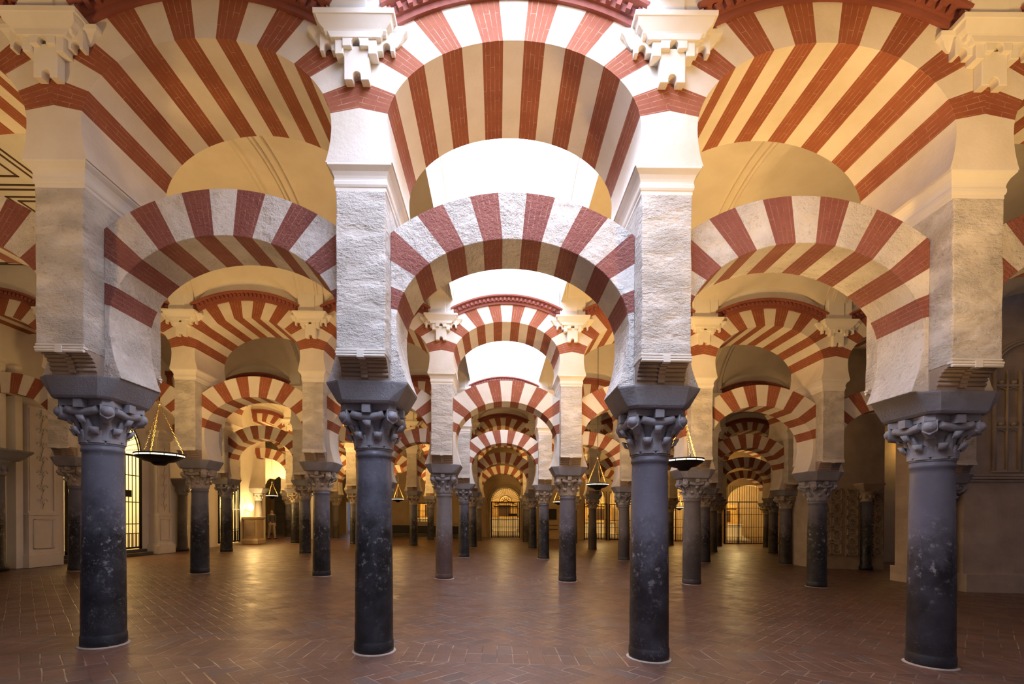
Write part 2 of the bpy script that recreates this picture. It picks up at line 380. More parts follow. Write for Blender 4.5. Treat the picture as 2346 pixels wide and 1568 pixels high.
def build_arch(half, a, b, cz, b2, zbot, zj, jz, dep, extr, mats, name, parent=None, loc=(0, 0, 0), bev=0.0, sub=6):
    """half: side limit; extr(x): height of the extrados"""
    pts, side = arch_curve(a, b, cz, b2, zbot, zj, sub=sub)
    mb = MB()
    def outer(p):
        dx, dz = p[0], p[1] - jz
        lo, hi = 1.0, 6.0
        for _ in range(40):
            m = (lo + hi) / 2; x, z = dx * m, jz + dz * m
            if abs(x) > half or z > extr(x): hi = m
            else: lo = m
        return dx * lo, jz + dz * lo
    out = [outer(p) for p in pts]
    # snap to the corner where the extrados meets the side limit
    zc = extr(half)
    for sgn in (-1, 1):
        i = min(range(len(out)), key=lambda i: (out[i][0] - sgn * half) ** 2 + (out[i][1] - zc) ** 2)
        out[i] = (sgn * half, zc)
    for i in range(len(pts) - 1):
        mi = 0 if (i // sub) % 2 == 0 else 1
        (x0, z0, s0), (x1, z1, s1) = pts[i], pts[i + 1]; (X0, Z0), (X1, Z1) = out[i], out[i + 1]
        r0, r1 = math.hypot(X0 - x0, Z0 - z0), math.hypot(X1 - x1, Z1 - z1)
        for y in (-dep, dep):
            mb.face([(x0, y, z0), (x1, y, z1), (X1, y, Z1), (X0, y, Z0)], mi, [(s0, 0), (s1, 0), (s1, r1), (s0, r0)])
        mb.face([(x0, -dep, z0), (x0, dep, z0), (x1, dep, z1), (x1, -dep, z1)], mi, [(s0, 0), (s0, 2 * dep), (s1, 2 * dep), (s1, 0)])
        mb.face([(X0, -dep, Z0), (X0, dep, Z0), (X1, dep, Z1), (X1, -dep, Z1)], mi, [(s0, 0), (s0, 2 * dep), (s1, 2 * dep), (s1, 0)])
    for sgn, o0 in ((-1, out[0]), (1, out[-1])):
        zo = [o0[1] + (zbot - o0[1]) * k / 8 for k in range(9)]
        for k in range(8):
            (xa, za), (xb, zb) = side[k], side[k + 1]
            A, B = (sgn * xa, za), (sgn * xb, zb); C_, D = (sgn * half, zo[k + 1]), (sgn * half, zo[k])
            for y in (-dep, dep): mb.face([(A[0], y, A[1]), (B[0], y, B[1]), (C_[0], y, C_[1]), (D[0], y, D[1])], 1)
            mb.face([(A[0], -dep, A[1]), (A[0], dep, A[1]), (B[0], dep, B[1]), (B[0], -dep, B[1])], 1)
            mb.face([(D[0], -dep, D[1]), (D[0], dep, D[1]), (C_[0], dep, C_[1]), (C_[0], -dep, C_[1])], 1)
        mb.face([(sgn * side[-1][0], -dep, zbot), (sgn * side[-1][0], dep, zbot), (sgn * half, dep, zbot), (sgn * half, -dep, zbot)], 1)
    return mb.build(name, mats, parent, loc, bevel=bev)

# heights of the front row; the rows behind sit 0.15 lower
Z = dict(shaft=2.21, cap=2.68, imp=2.90, mod=3.12, pier=4.73, corn=4.97)
HOODR = 2.53
def circ(x, top, Rr): return top - Rr + math.sqrt(max(0, Rr * Rr - x * x))

def make_lower_arch(dz, half_pitch, rough=True, loc=(0, 0, 0)):
    h = half_pitch - 0.245; a = half_pitch - 0.30
    e = lambda x: circ(x, 4.905 + dz, 2.06)
    return build_arch(h, a, 0.895, 3.52 + dz, 1.386, Z['imp'] + dz, 3.66 + dz, 3.38 + dz, TL, e,
                      ['red_rough', 'white_rough'] if rough else ['red', 'white'], 'horseshoe_arch', loc=loc, bev=0.008 if rough else 0, sub=6 if rough else 4)

def make_upper_arch(dz, hp, loc, label, group, hood=True):
    root = empty('upper_arch', loc, label, 'arch', group)
    a = hp - 0.272
    e = lambda x: circ(x, 6.62 + dz, HOODR)
    build_arch(hp, a, 0.835, 5.335 + dz, 1.20, Z['corn'] + dz, 5.445 + dz, 5.20 + dz, TU, e, ['red', 'white'], 'voussoirs', root)
    # wall over the arch up to the vault
    mb = MB(); n = 16
    for i in range(n):
        x0, x1 = -hp + 2 * hp * i / n, -hp + 2 * hp * (i + 1) / n
        mb.prism([(x0, e(x0)), (x1, e(x1)), (x1, 7.35 + dz), (x0, 7.35 + dz)], -TU, TU)
    mb.build('lunette_wall', 'plaster', root)
    # terracotta hood moulding with dentils
    mb = MB(); n = 28; w = hp - 0.29
    for sgn in (-1, 1):
        prof = [(0.0, -0.06), (0.035, -0.06), (0.035, 0.0), (0.06, 0.0), (0.06, 0.075), (0.12, 0.10), (0.12, 0.135), (0.0, 0.135)]
        rings = []
        for i in range(n + 1):
            x = -w + 2 * w * i / n; t = math.asin(x / HOODR); cx_, cz_ = math.sin(t), math.cos(t)
            zc0 = 6.62 + dz - HOODR
            rings.append([((HOODR + h) * cx_, sgn * (TU + d), zc0 + (HOODR + h) * cz_) for d, h in prof])
        mb.loft(rings)
        for i in range(26):
            x = -w + 2 * w * (i + 0.5) / 26; t = math.asin(x / HOODR)
            c, s_ = math.cos(t), math.sin(t); zc0 = 6.62 + dz - HOODR; r0, r1 = HOODR + 0.005, HOODR + 0.065; hw = 0.022
            pl = []
            for rr, ww in ((r0, -hw), (r0, hw), (r1, hw), (r1, -hw)): pl.append((rr * s_ + ww * c, zc0 + rr * c - ww * s_))
            ys = sorted((sgn * (TU + 0.058), sgn * (TU + 0.098)))
            mb.prism(pl, ys[0], ys[1])
    mb.build('hood_moulding', 'hood', root)
    return root

def notch_poly(x0, x1, z0, z1, r=0.042, c=None):
    """block outline with a keyhole notch in its lower edge"""
    c = (x0 + x1) / 2 if c is None else c
    P = [(x0, z1), (x0, z0), (c - r, z0), (c - r, z0 + r * 0.9)]
    for k in range(1, 8): P.append((c - r * math.cos(PI * k / 8), z0 + r * 0.9 + r * 1.1 * math.sin(PI * k / 8)))
    P += [(c + r, z0 + r * 0.9), (c + r, z0), (x1, z0), (x1, z1)]
    return P

def make_pilaster(dz, loc, label, group):
    """cross-shaped bracket with the pilaster it carries; local origin at the wall centre line"""
    root = empty('wall_bracket', loc, label, 'bracket', group)
    for sg, nm in ((-1, 'f'), (1, 'b')):
        mb = MB()
        def lay(poly, d0, d1):
            ys = sorted((sg * (TU + d0), sg * (TU + d1))); mb.prism(poly, ys[0], ys[1])
        lay(notch_poly(-0.12, 0.12, 5.70 + dz, 6.02 + dz, 0.040), 0.0, 0.085)              # hanging tongue
        lay(notch_poly(-0.36, -0.13, 5.985 + dz, 6.16 + dz, 0.038, -0.285), 0.0, 0.075)    # arms
        lay(notch_poly(0.13, 0.36, 5.985 + dz, 6.16 + dz, 0.038, 0.285), 0.0, 0.075)
        lay([(-0.20, 5.925 + dz), (-0.12, 5.925 + dz), (-0.12, 6.16 + dz), (-0.20, 6.16 + dz)], 0.0, 0.11)
        lay([(0.12, 5.925 + dz), (0.20, 5.925 + dz), (0.20, 6.16 + dz), (0.12, 6.16 + dz)], 0.0, 0.11)
        lay(notch_poly(-0.125, 0.125, 5.985 + dz, 6.105 + dz, 0.040), 0.07, 0.125)
        lay([(-0.24, 6.06 + dz), (0.24, 6.06 + dz), (0.29, 6.16 + dz), (-0.29, 6.16 + dz)], 0.0, 0.13)
        mb.build('bracket_body', 'cream', root, bevel=0.006)
        # moulded top, wide wings against the wall and a narrower front
        mb = MB()
        prof = [(0.29, 0.11, 6.095), (0.30, 0.13, 6.12), (0.30, 0.135, 6.135), (0.345, 0.155, 6.175), (0.36, 0.18, 6.225), (0.385, 0.19, 6.23), (0.385, 0.195, 6.275)]
        mb.loft([[(-w, sg * TU * 0.99, z + dz), (w, sg * TU * 0.99, z + dz), (w, sg * (TU + d), z + dz), (-w, sg * (TU + d), z + dz)] for w, d, z in prof])
        prof = [(0.38, 0.02, 6.07), (0.41, 0.03, 6.10), (0.45, 0.05, 6.16), (0.485, 0.065, 6.19), (0.485, 0.07, 6.23)]
        mb.loft([[(-w, sg * TU * 0.99, z + dz), (w, sg * TU * 0.99, z + dz), (w, sg * (TU + d), z + dz), (-w, sg * (TU + d), z + dz)] for w, d, z in prof])
        mb.build('bracket_cornice', 'cream', root, bevel=0.004)
        mb = MB()
        ys = sorted((sg * TU * 0.99, sg * (TU + 0.09))); mb.box(-0.29, 0.29, ys[0], ys[1], 6.27 + dz, 7.0 + dz)
        ys = sorted((sg * TU, sg * (TU + 0.115))); mb.box(-0.25, 0.10, ys[0], ys[1], 6.27 + dz, 7.0 + dz)
        mb.build('pilaster_shaft', 'plaster', root, bevel=0.004)
    return root

def make_pier(dz, loc, label, group):
    root = empty('masonry_pier', loc, label, 'pier', group)
    mb = MB(); w = 0.245; zt = Z['pier'] + dz; zm = Z['mod'] + dz; zi = Z['imp'] + dz; PF = TU - 0.05
    # slightly irregular hand-plastered block
    n = 9; rings = []
    rnd = random.Random(3)
    for i in range(n + 1):
        z = zm + (zt - zm) * i / n
        j = lambda: (rnd.random() - 0.5) * 0.010
        d = PF - 0.004
        ring = [(-w + j(), -d + j(), z), (0, -d + j(), z), (w + j(), -d + j(), z), (w + j(), 0, z), (w + j(), d + j(), z), (0, d + j(), z), (-w + j(), d + j(), z), (-w + j(), 0, z)]
        rings.append(ring)
    mb.loft(rings)
    mb.box(-w, w, -TL, TL, zi, zm)
    mb.build('pier_block', 'pier', root, bevel=0.01)
    # cornice with cavetto
    mb = MB()
    prof = [(0.243, 4.715), (0.254, 4.73), (0.254, 4.765), (0.260, 4.77), (0.267, 4.79), (0.267, 4.825), (0.262, 4.83), (0.262, 4.85), (0.268, 4.875), (0.283, 4.91), (0.318, 4.95), (0.318, 4.97)]
    e = TU - 0.316
    mb.loft([[(-x, -x - e, z + dz), (x, -x - e, z + dz), (x, x + e, z + dz), (-x, x + e, z + dz)] for x, z in prof])
    mb.build('cornice', 'cream', root, bevel=0.003)
    # roll corbels front and back
    cove = lambda t: (0.385 + (PF - 0.01 - 0.385) * (1 - math.sin(t)), zi + 0.03 + (zm - zi - 0.035) * math.cos(t))
    for sg in (-1, 1):
        mb = MB()
        pts = []
        for k in range(13):
            t = PI / 2 * k / 12; pts.append(cove(t))
        poly = [(sg * y, z) for y, z in pts] + [(sg * 0.385, zi + 0.004), (sg * TL * 0.98, zi + 0.004), (sg * TL * 0.98, zm), (sg * (PF - 0.01), zm)]
        mb.prism_x(poly, -w + 0.005, w - 0.005)
        for k in range(6):
            t = PI / 2 * (k + 0.6) / 6.2; y, z = cove(t)
            mb.tube([(-w + 0.003, sg * y, z), (w - 0.003, sg * y, z)], 0.021, 8)
        for k in range(7):
            t = PI / 2 * (k + 0.3) / 6.6; y, z = cove(t)
            mb.box(-0.035, 0.035, min(sg * (y - 0.02), sg * (y + 0.030)), max(sg * (y - 0.02), sg * (y + 0.030)), z - 0.024, z + 0.022)
        rc = mb.build('roll_corbel', 'modillion', root)
        mb = MB()
        y0, y1 = sorted((sg * (PF - 0.05), sg * (PF + 0.012))); mb.box(-w - 0.006, w + 0.006, y0, y1, zm - 0.005, zm + 0.018)
        y0, y1 = sorted((sg * (PF - 0.05), sg * (PF + 0.004))); mb.box(-w, w, y0, y1, zm + 0.03, zm + 0.045)
        mb.tube([(-w, sg * (PF - 0.004), zm - 0.022), (w, sg * (PF - 0.004), zm - 0.022)], 0.018, 8)
        y0, y1 = sorted((sg * (PF - 0.05), sg * (PF + 0.02))); mb.box(-0.035, 0.035, y0, y1, zm - 0.045, zm + 0.024)
        mb.build('corbel_fillet', 'cream', rc, bevel=0.003)
    return root

def capital_mesh(z0, h, r0):
    """Corinthian-type capital: bell, two tiers of leaves, corner volutes, rosettes and abacus"""
    mb = MB()
    zr = lambda f: z0 + h * f
    mb.lathe([(r0 * 1.00, zr(0)), (r0 * 1.06, zr(0.015)), (r0 * 1.06, zr(0.05)), (r0 * 0.98, zr(0.065)), (r0 * 1.0, zr(0.35)), (r0 * 1.10, zr(0.58)), (r0 * 1.34, zr(0.80)), (r0 * 1.38, zr(0.86))], 28)
    def leaf(ang, zb, zt, rb, rt, w, curl):
        c, s_ = math.cos(ang), math.sin(ang); rows = []
        for k in range(8):
            t = k / 7
            if t < 0.75: r = rb + (rt - rb) * (t / 0.75) ** 2; z = zb + (zt - zb) * t / 0.75
            else: q = (t - 0.75) / 0.25; r = rt + curl * math.sin(q * PI * 0.9); z = zt + 0.022 * math.sin(q * PI) - 0.055 * q * q
            ww = w * (1.25 - 0.55 * t) * (1.0 if t < 0.9 else 0.8)
            row = []
            for u in (-1, -0.5, 0, 0.5, 1):
                rr = r + 0.020 * (1 - u * u) + 0.004; x, y = rr, u * ww
                row.append((c * x - s_ * y, s_ * x + c * y, z))
            rows.append(row)
        for a, b in zip(rows, rows[1:]):
            for i in range(4): mb.face([a[i], a[i + 1], b[i + 1], b[i]], 0, smooth=True)
        # inner side so that the leaf is solid
        for a, b in zip(rows, rows[1:]):
            f = lambda p, q=0.018: (p[0] - c * q, p[1] - s_ * q, p[2] - 0.006)
            for i in range(4): mb.face([f(a[i]), f(b[i]), f(b[i + 1]), f(a[i + 1])], 0, smooth=True)
            mb.face([a[0], b[0], f(b[0]), f(a[0])]); mb.face([a[4], f(a[4]), f(b[4]), b[4]])
        a = rows[-1]; f = lambda p, q=0.018: (p[0] - c * q, p[1] - s_ * q, p[2] - 0.006)
        for i in range(4): mb.face([a[i], f(a[i]), f(a[i + 1]), a[i + 1]])
    for k in range(8): leaf(2 * PI * (k + 0.5) / 8, zr(0.05), zr(0.36), r0 * 1.0, r0 * 1.18, 0.060, 0.060)
    for k in range(8): leaf(2 * PI * k / 8, zr(0.10), zr(0.60), r0 * 1.0, r0 * 1.30, 0.056, 0.068)
    for k in range(4):
        a = PI / 4 + k * PI / 2; c, s_ = math.cos(a), math.sin(a)
        # volute: fat leaf-like scroll under each corner
        R0 = r0 * 1.40
        rings = []
        for t in range(7):
            q = t / 6; rr = r0 * 1.05 + (0.37 - r0 * 1.05) * q ** 0.8; z = zr(0.60) + h * 0.17 * q
            hw = 0.045 + 0.018 * q; ht = 0.05 + 0.050 * q
            rings.append([(c * (rr + dx) - s_ * dy, s_ * (rr + dx) + c * dy, z + dz_) for dx, dy, dz_ in
                          ((0, -hw, -ht * .6), (0.01, 0, -ht), (0, hw, -ht * .6), (0, hw, ht * .5), (0, 0, ht * .7), (0, -hw, ht * .5))])
        mb.loft(rings, smooth=True)
        mb.lathe([(0.0, zr(0.60)), (0.03, zr(0.61)), (0.060, zr(0.68)), (0.064, zr(0.75)), (0.045, zr(0.83)), (0.0, zr(0.86))], 12, (c * 0.352, s_ * 0.352))
    # echinus roll between the volutes
    for k in range(4):
        a = k * PI / 2; c, s_ = math.cos(a), math.sin(a); d = 0.265
        mb.tube([(c * d - s_ * q, s_ * d + c * q, zr(0.79) - 0.035 * math.cos(q * 9)) for q in (-0.17, -0.12, -0.05, 0.05, 0.12, 0.17)], 0.042, 10)
        x0 = 0.29
        P = [(x0 - 0.03, -0.045), (x0 + 0.045, -0.045), (x0 + 0.045, 0.045), (x0 - 0.03, 0.045)]
        mb.prism_z([(c * x - s_ * y, s_ * x + c * y) for x, y in P], zr(0.80), zr(0.985))
    # concave abacus
    pl = []
    for k in range(4):
        a = PI / 4 + k * PI / 2; hw = 0.045; Rc = 0.375
        c, s_ = math.cos(a), math.sin(a)
        pl.append((c * Rc + s_ * hw, s_ * Rc - c * hw)); pl.append((c * Rc - s_ * hw, s_ * Rc + c * hw))
        m = a + PI / 4
        for u in (-0.5, 0, 0.5):
            cm, sm = math.cos(m), math.sin(m); d = 0.265 + 0.03 * (abs(u) / 0.5) ; yy = u * 0.28
            pl.append((cm * (0.248 + 0.026 * (abs(u) / 0.5)) - sm * yy, sm * (0.248 + 0.026 * (abs(u) / 0.5)) + cm * yy))
    mb.prism_z(pl, zr(0.86), zr(1.0))
    return mb

def make_column(dz, loc, label, group, shaft_m='shaft_blue', cap_m='capital', pedestal=False):
    root = empty('marble_column', loc, label, 'column', group)
    hs = Z['shaft'] + dz
    mb = MB()
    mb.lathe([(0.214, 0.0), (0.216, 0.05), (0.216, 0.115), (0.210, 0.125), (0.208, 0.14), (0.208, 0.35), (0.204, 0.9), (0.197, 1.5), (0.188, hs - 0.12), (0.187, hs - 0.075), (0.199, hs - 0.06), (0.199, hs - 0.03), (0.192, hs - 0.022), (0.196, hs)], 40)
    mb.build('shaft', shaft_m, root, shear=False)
    mb = capital_mesh(hs, Z['cap'] - Z['shaft'], 0.190); mb.build('capital', cap_m, root, shear=False)
    mb = MB(); z0, z1 = Z['cap'] + dz, Z['imp'] + dz
    def oc(a, b, c, d, z): return [(-a, -b, z), (a, -b, z), (c, -d, z), (c, d, z), (a, b, z), (-a, b, z), (-c, d, z), (-c, -d, z)]
    mb.loft([oc(0.225, 0.35, 0.30, 0.28, z0), oc(0.24, 0.365, 0.325, 0.285, z0 + 0.025), oc(0.272, 0.40, 0.425, 0.303, z1 - 0.02), oc(0.275, 0.40, 0.43, 0.303, z1)])
    mb.build('impost_block', 'impost', root, bevel=0.006)
    mb = MB()
    if pedestal:
        mb.box(-0.36, 0.36, -0.36, 0.36, 0, 0.12); mb.lathe([(0.33, 0.12), (0.33, 0.16), (0.28, 0.20), (0.25, 0.24), (0.24, 0.28)], 24)
        mb.build('plinth', 'darkstone', root)
    else:
        mb.lathe([(0.245, 0.0), (0.238, 0.006), (0.225, 0.012), (0.215, 0.013)], 32); mb.build('mortar_ring', 'modillion', root)
    return root

GC, GP, GL, GU, GB = ('marble columns of the arcades', 'piers standing on the column capitals', 'lower horseshoe arches', 'upper round arches', 'stucco brackets between the upper arches')
ranges = [(-1, 4), (-3, 5), (-3, 5), (-3, 7), (-4, 8)]
DZ = [0.0, -0.15, -0.15, -0.15, -0.15]
shaft_pick = {(0, 0): 'shaft_blue', (0, 1): 'shaft_dark', (0, 2): 'shaft_violet', (0, 3): 'shaft_violet', (1, 1): 'shaft_rose', (1, 2): 'shaft_violet'}
col_desc = {'shaft_blue': 'blue-grey marble column darkened below, white veins', 'shaft_dark': 'dark grey marble column',
            'shaft_violet': 'violet-grey speckled granite column', 'shaft_rose': 'rosy grey marble column', 'shaft_tan': 'brown-grey marble column'}
colX1 = {-1: -7.46, 0: -4.413, 1: -1.371, 2: 1.678, 3: 4.757, 4: 7.80}
proto = {}
vis_lo = [0, -2, -2, -3, -4]; vis_hi = [3, 5, 5, 7, 8]
for r in range(5):
    k0, k1 = ranges[r]; dz = DZ[r]; hp = 1.514 if r == 0 else 1.5
    key = 0 if r == 0 else 1
    n = 0
    for k in range(k0, k1 + 1):
        X = gx(k, r); Yr = YS[r]
        ordn = ORD[k - k0]; last = (k == k1)
        where = f'{ordn} from the left in the {ROWN[r]}' if k > k0 else f'leftmost in the {ROWN[r]}'
        kv = vis_lo[r]; seen = kv <= k <= vis_hi[r]
        wherep = (f'{ORD[k - kv]} from the left in the {ROWN[r]}' if k > kv else f'leftmost in the {ROWN[r]}') if seen else ''
        # column
        cx_ = colX1[k] if r == 0 else X
        if seen:
            ordc = wherep.split(' in the')[0]
            sm = shaft_pick.get((r, k), random.choice(['shaft_blue', 'shaft_dark', 'shaft_violet', 'shaft_tan']))
            cm = 'capital' if r == 0 else random.choice(['capital', 'capital_tan', 'capital_tan'])
            lab = f'{col_desc[sm]}, {ordc} in the {ROWN[r]}'
            loc = (cx_, Yr, fz(cx_))
            ck = ('col', key)
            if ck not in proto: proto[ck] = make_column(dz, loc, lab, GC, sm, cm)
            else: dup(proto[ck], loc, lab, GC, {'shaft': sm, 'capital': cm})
        loc = (X, Yr, fz(X))
        lab = f'pale plastered pier with roll corbel and cornice, {wherep}'
        if not seen: pass
        elif ('pier', key) not in proto: proto[('pier', key)] = make_pier(dz, loc, lab, GP)
        else: dup(proto[('pier', key)], loc, lab, GP)
        lab = f'cream stucco bracket with pilaster over the pier, {wherep}'
        if not seen: pass
        elif ('pil', key) not in proto: proto[('pil', key)] = make_pilaster(dz, loc, lab, GB)
        else: dup(proto[('pil', key)], loc, lab, GB)
        if not last:
            Xc = (X + gx(k + 1, r)) / 2; loc = (Xc, Yr, fz(Xc))
            adj = 'rough red and white banded horseshoe arch' if r == 0 else 'red and white banded lower horseshoe arch'
            lab = f'{adj}, {where}'
            if ('lo', key) not in proto: o = proto[('lo', key)] = make_lower_arch(dz, hp, r == 0, loc)
            else: o = proto[('lo', key)].copy(); SC.collection.objects.link(o); o.location = loc
            tag(o, lab, 'arch', GL)
            lab = f'striped upper arch with terracotta hood moulding, {where}'
            if ('up', key) not in proto: proto[('up', key)] = make_upper_arch(dz, hp, loc, lab, GU)
            else: dup(proto[('up', key)], loc, lab, GU)

# ------------------------------------------------------------------ vaults (ceiling)
def vault(Ya, Yb, xs, zs, opens, name='ceiling', glass='skyglass'):
    """groined vault between two arcade walls; xs = pier centres; opens = set of bays left open for a roof light"""
    y0, y1 = Ya + TU, Yb - TU; yc = (y0 + y1) / 2; hy = (y1 - y0) / 2; rise = 1.75
    main = lambda y: zs + rise * math.sqrt(max(0, 1 - ((y - yc) / hy) ** 2))
    mb = MB(); ny = 40
    ysamp = [yc - hy * math.cos(PI * i / ny) for i in range(ny + 1)]
    for b in range(len(xs) - 1):
        xa, xb = xs[b] + 0.27, xs[b + 1] - 0.27; xc = (xa + xb) / 2; hx = (xb - xa) / 2; nx = 24
        if b in opens: continue
        xsamp = [xc - hx * math.cos(PI * i / nx) for i in range(nx + 1)]
        def zz(x, y):
            d = min(y - y0, y1 - y); cr = min(0.72 + 0.55 * d, 1.72)
            c = zs + cr * math.sqrt(max(0, 1 - ((x - xc) / hx) ** 2))
            return max(main(y), c)
        grid = [[(x, y, zz(x, y)) for x in xsamp] for y in ysamp]
        for j in range(ny):
            for i in range(nx):
                if b in opens:
                    ym = (ysamp[j] + ysamp[j + 1]) / 2; xm = (xsamp[i] + xsamp[i + 1]) / 2
                    if abs(ym - yc) < hy - 0.75 and abs(xm - xc) < hx - 0.02: continue
                mb.face([grid[j][i], grid[j][i + 1], grid[j + 1][i + 1], grid[j + 1][i]], 0, smooth=True)
    for k, x in enumerate(xs):       # transverse ribs
        for hw, dr in ((0.29, 0.05), (0.17, 0.10), (0.12, 0.13)):
            a = [(x - hw, y, main(y) - dr) for y in ysamp]; c = [(x + hw, y, main(y) - dr) for y in ysamp]
            for j in range(ny):
                mb.face([a[j], c[j], c[j + 1], a[j + 1]], 0, smooth=False)
                up = lambda p: (p[0], p[1], p[2] + dr + 0.3)
                mb.face([a[j], a[j + 1], up(a[j + 1]), up(a[j])]); mb.face([c[j], up(c[j]), up(c[j + 1]), c[j + 1]])
    o = mb.build(name, 'vault'); struct(o)
    # roof lights
    for b in opens:
        xa, xb = xs[b] + 0.268, xs[b + 1] - 0.268; ya, yb = y0 - 0.002, y1 + 0.002
        zt = zs + rise + 0.45
        m2 = MB(); zlow = zs + 0.30
        m2.face([(xa, ya, zlow), (xb, ya, zlow), (xb, ya, zt), (xa, ya, zt)]); m2.face([(xa, yb, zlow), (xb, yb, zlow), (xb, yb, zt), (xa, yb, zt)])
        m2.face([(xa, ya, zlow), (xa, yb, zlow), (xa, yb, zt), (xa, ya, zt)]); m2.face([(xb, ya, zlow), (xb, yb, zlow), (xb, yb, zt), (xb, ya, zt)])
        struct(m2.build('trim_%d' % (len([q for q in bpy.data.objects if q.name.startswith('trim_')]) + 1), 'plaster'))
        m3 = MB(); m3.face([(xa, ya, zt), (xb, ya, zt), (xb, yb, zt), (xa, yb, zt)])
        struct(m3.build('window_%d' % (len([q for q in bpy.data.objects if q.name.startswith('window_')]) + 1), glass))
    return main
X_ = lambda r, a, b: [gx(k, r) for k in range(a, b + 1)]
vault(Y1 - 6.3, Y1, X_(0, -1, 4), 6.30, {2}, glass='skyglass_near')
vault(Y1, Y2, X_(1, -1, 6), 6.15, {2})
vault(Y2, Y3, X_(2, -3, 6), 6.15, {4})
vault(Y3, Y4, X_(3, -4, 8), 6.15, set())
vault(Y4, Y5, X_(4, -5, 8), 6.15, set())
vault(Y5, YW + TU, X_(4, -5, 8), 6.15, set())
# painted panelled ceiling over the left end of the second nave
mb = MB(); xa, xb, ya, yb, zc = -13.6, gx(-1, 1) + 0.28, Y1 + TU - 0.02, Y2 - TU + 0.02, 7.15
mb.box(xa, xb, ya, yb, zc, zc + 0.1)
for i in range(3):
    for j in range(4):
        cx_ = xb - 1.35 - i * 1.75; cy_ = ya + 0.7 + j * 1.28
        for s in (0.56, 0.44, 0.22):
            for (p0, p1, q0, q1) in ((-s, s, -s, -s + 0.035), (-s, s, s - 0.035, s), (-s, -s + 0.035, -s, s), (s - 0.035, s, -s, s)):
                mb.box(cx_ + p0, cx_ + p1, cy_ + q0, cy_ + q1, zc - 0.012, zc, 1)
for q in range(2): mb.box(xa, xb, ya + 0.05 + q * 0.1, ya + 0.08 + q * 0.1, zc - 0.012, zc, 1); mb.box(xa, xb, yb - 0.08 - q * 0.1, yb - 0.05 - q * 0.1, zc - 0.012, zc, 1)
mb.box(xb - 0.06, xb, ya, yb, zc, zc + 1.2)
struct(mb.build('ceiling', ['plaster', 'wood']))


# ------------------------------------------------------------------ walls
def wall_strip(length, height, openings, thick, name, mat, loc, rz, z0=0.0):
    """wall along local x with arched openings (centre, half width, spring height, rise, sill)"""
    mb = MB(); xs = sorted(set([0.0, length] + [c - h for c, h, *_ in openings] + [c + h for c, h, *_ in openings]))
    for a, b in zip(xs, xs[1:]):
        op = [q for q in openings if q[0] - q[1] - 1e-6 <= a and b <= q[0] + q[1] + 1e-6]
        if not op: mb.prism([(a, z0), (b, z0), (b, height), (a, height)], 0, thick); continue
        c, h, zs, rise, sill = op[0]
        if sill > 0: mb.prism([(a, z0), (b, z0), (b, sill), (a, sill)], 0, thick)
        n = 20
        f = lambda x: zs + rise * math.sqrt(max(0, 1 - ((x - c) / h) ** 2))
        for i in range(n):
            p, q = a + (b - a) * i / n, a + (b - a) * (i + 1) / n
            mb.prism([(p, f(p)), (q, f(q)), (q, height), (p, height)], 0, thick)
    o = mb.build(name, mat, loc=loc, rz=rz, shear=(rz == 0)); return struct(o)
XL = -12.1
# far wall: facing the camera
fb = fz(0)
wall_strip(46, 9.0, [(17.62, 1.12, 2.72, 1.08, 0), (24.3, 0.78, 3.15, 0.75, 0), (26.15, 0.78, 3.15, 0.75, 0), (30.6, 0.6, 3.1, 0.6, 0), (35.8, 1.75, 3.0, 1.3, 0.0),
                     (11.5, 0.72, 2.5, 0.02, 1.0), (6.2, 0.55, 2.45, 0.0, 0.0)], 0.5, 'wall_back', 'ochre', (-17, YW, fz(-17) ), 0, z0=-0.4)
# left wall with chapel openings, runs along Y
wall_strip(19.0, 8.5, [(8.80, 1.45, 3.35, 1.35, 0.16), (15.6, 0.85, 3.2, 0.85, 0.10)], 0.6, 'wall_left', 'cream', (XL - 0.6 + 0.6, 5.9, fz(XL)), PI / 2, z0=-0.2)
wall_strip(12.0, 8.5, [], 0.5, 'wall_left', 'ochre', (-17, 24.0, fz(-17)), PI / 2, z0=-0.4)
# chapel interiors: ochre rooms behind the grilles
def room(x0, x1, y0, y1, h, name, openface):
    mb = MB(); t = 0.12; zb = -0.45
    z0 = fz((x0 + x1) / 2)
    if openface != '+x': mb.box(x1, x1 + t, y0, y1, zb, h)
    if openface != '-x': mb.box(x0 - t, x0, y0, y1, zb, h)
    if openface != '+y': mb.box(x0 - t, x1 + t, y1, y1 + t, zb, h)
    if openface != '-y': mb.box(x0 - t, x1 + t, y0 - t, y0, zb, h)
    mb.box(x0 - t, x1 + t, y0 - t, y1 + t, h, h + t)
    return struct(mb.build(name, 'cream' if openface == '+x' else 'ochre', loc=(0, 0, 0), shear=False))
room(-15.4, XL - 0.6, 12.6, 17.0, 5.4, 'wall_chapel_left', '+x')
room(-15.4, XL - 0.6, 19.6, 23.0, 5.0, 'wall_chapel_left', '+x')
room(-9.5, 22.5, YW + 0.5, YW + 4.2, 5.2, 'wall_chapel_back', '-y')
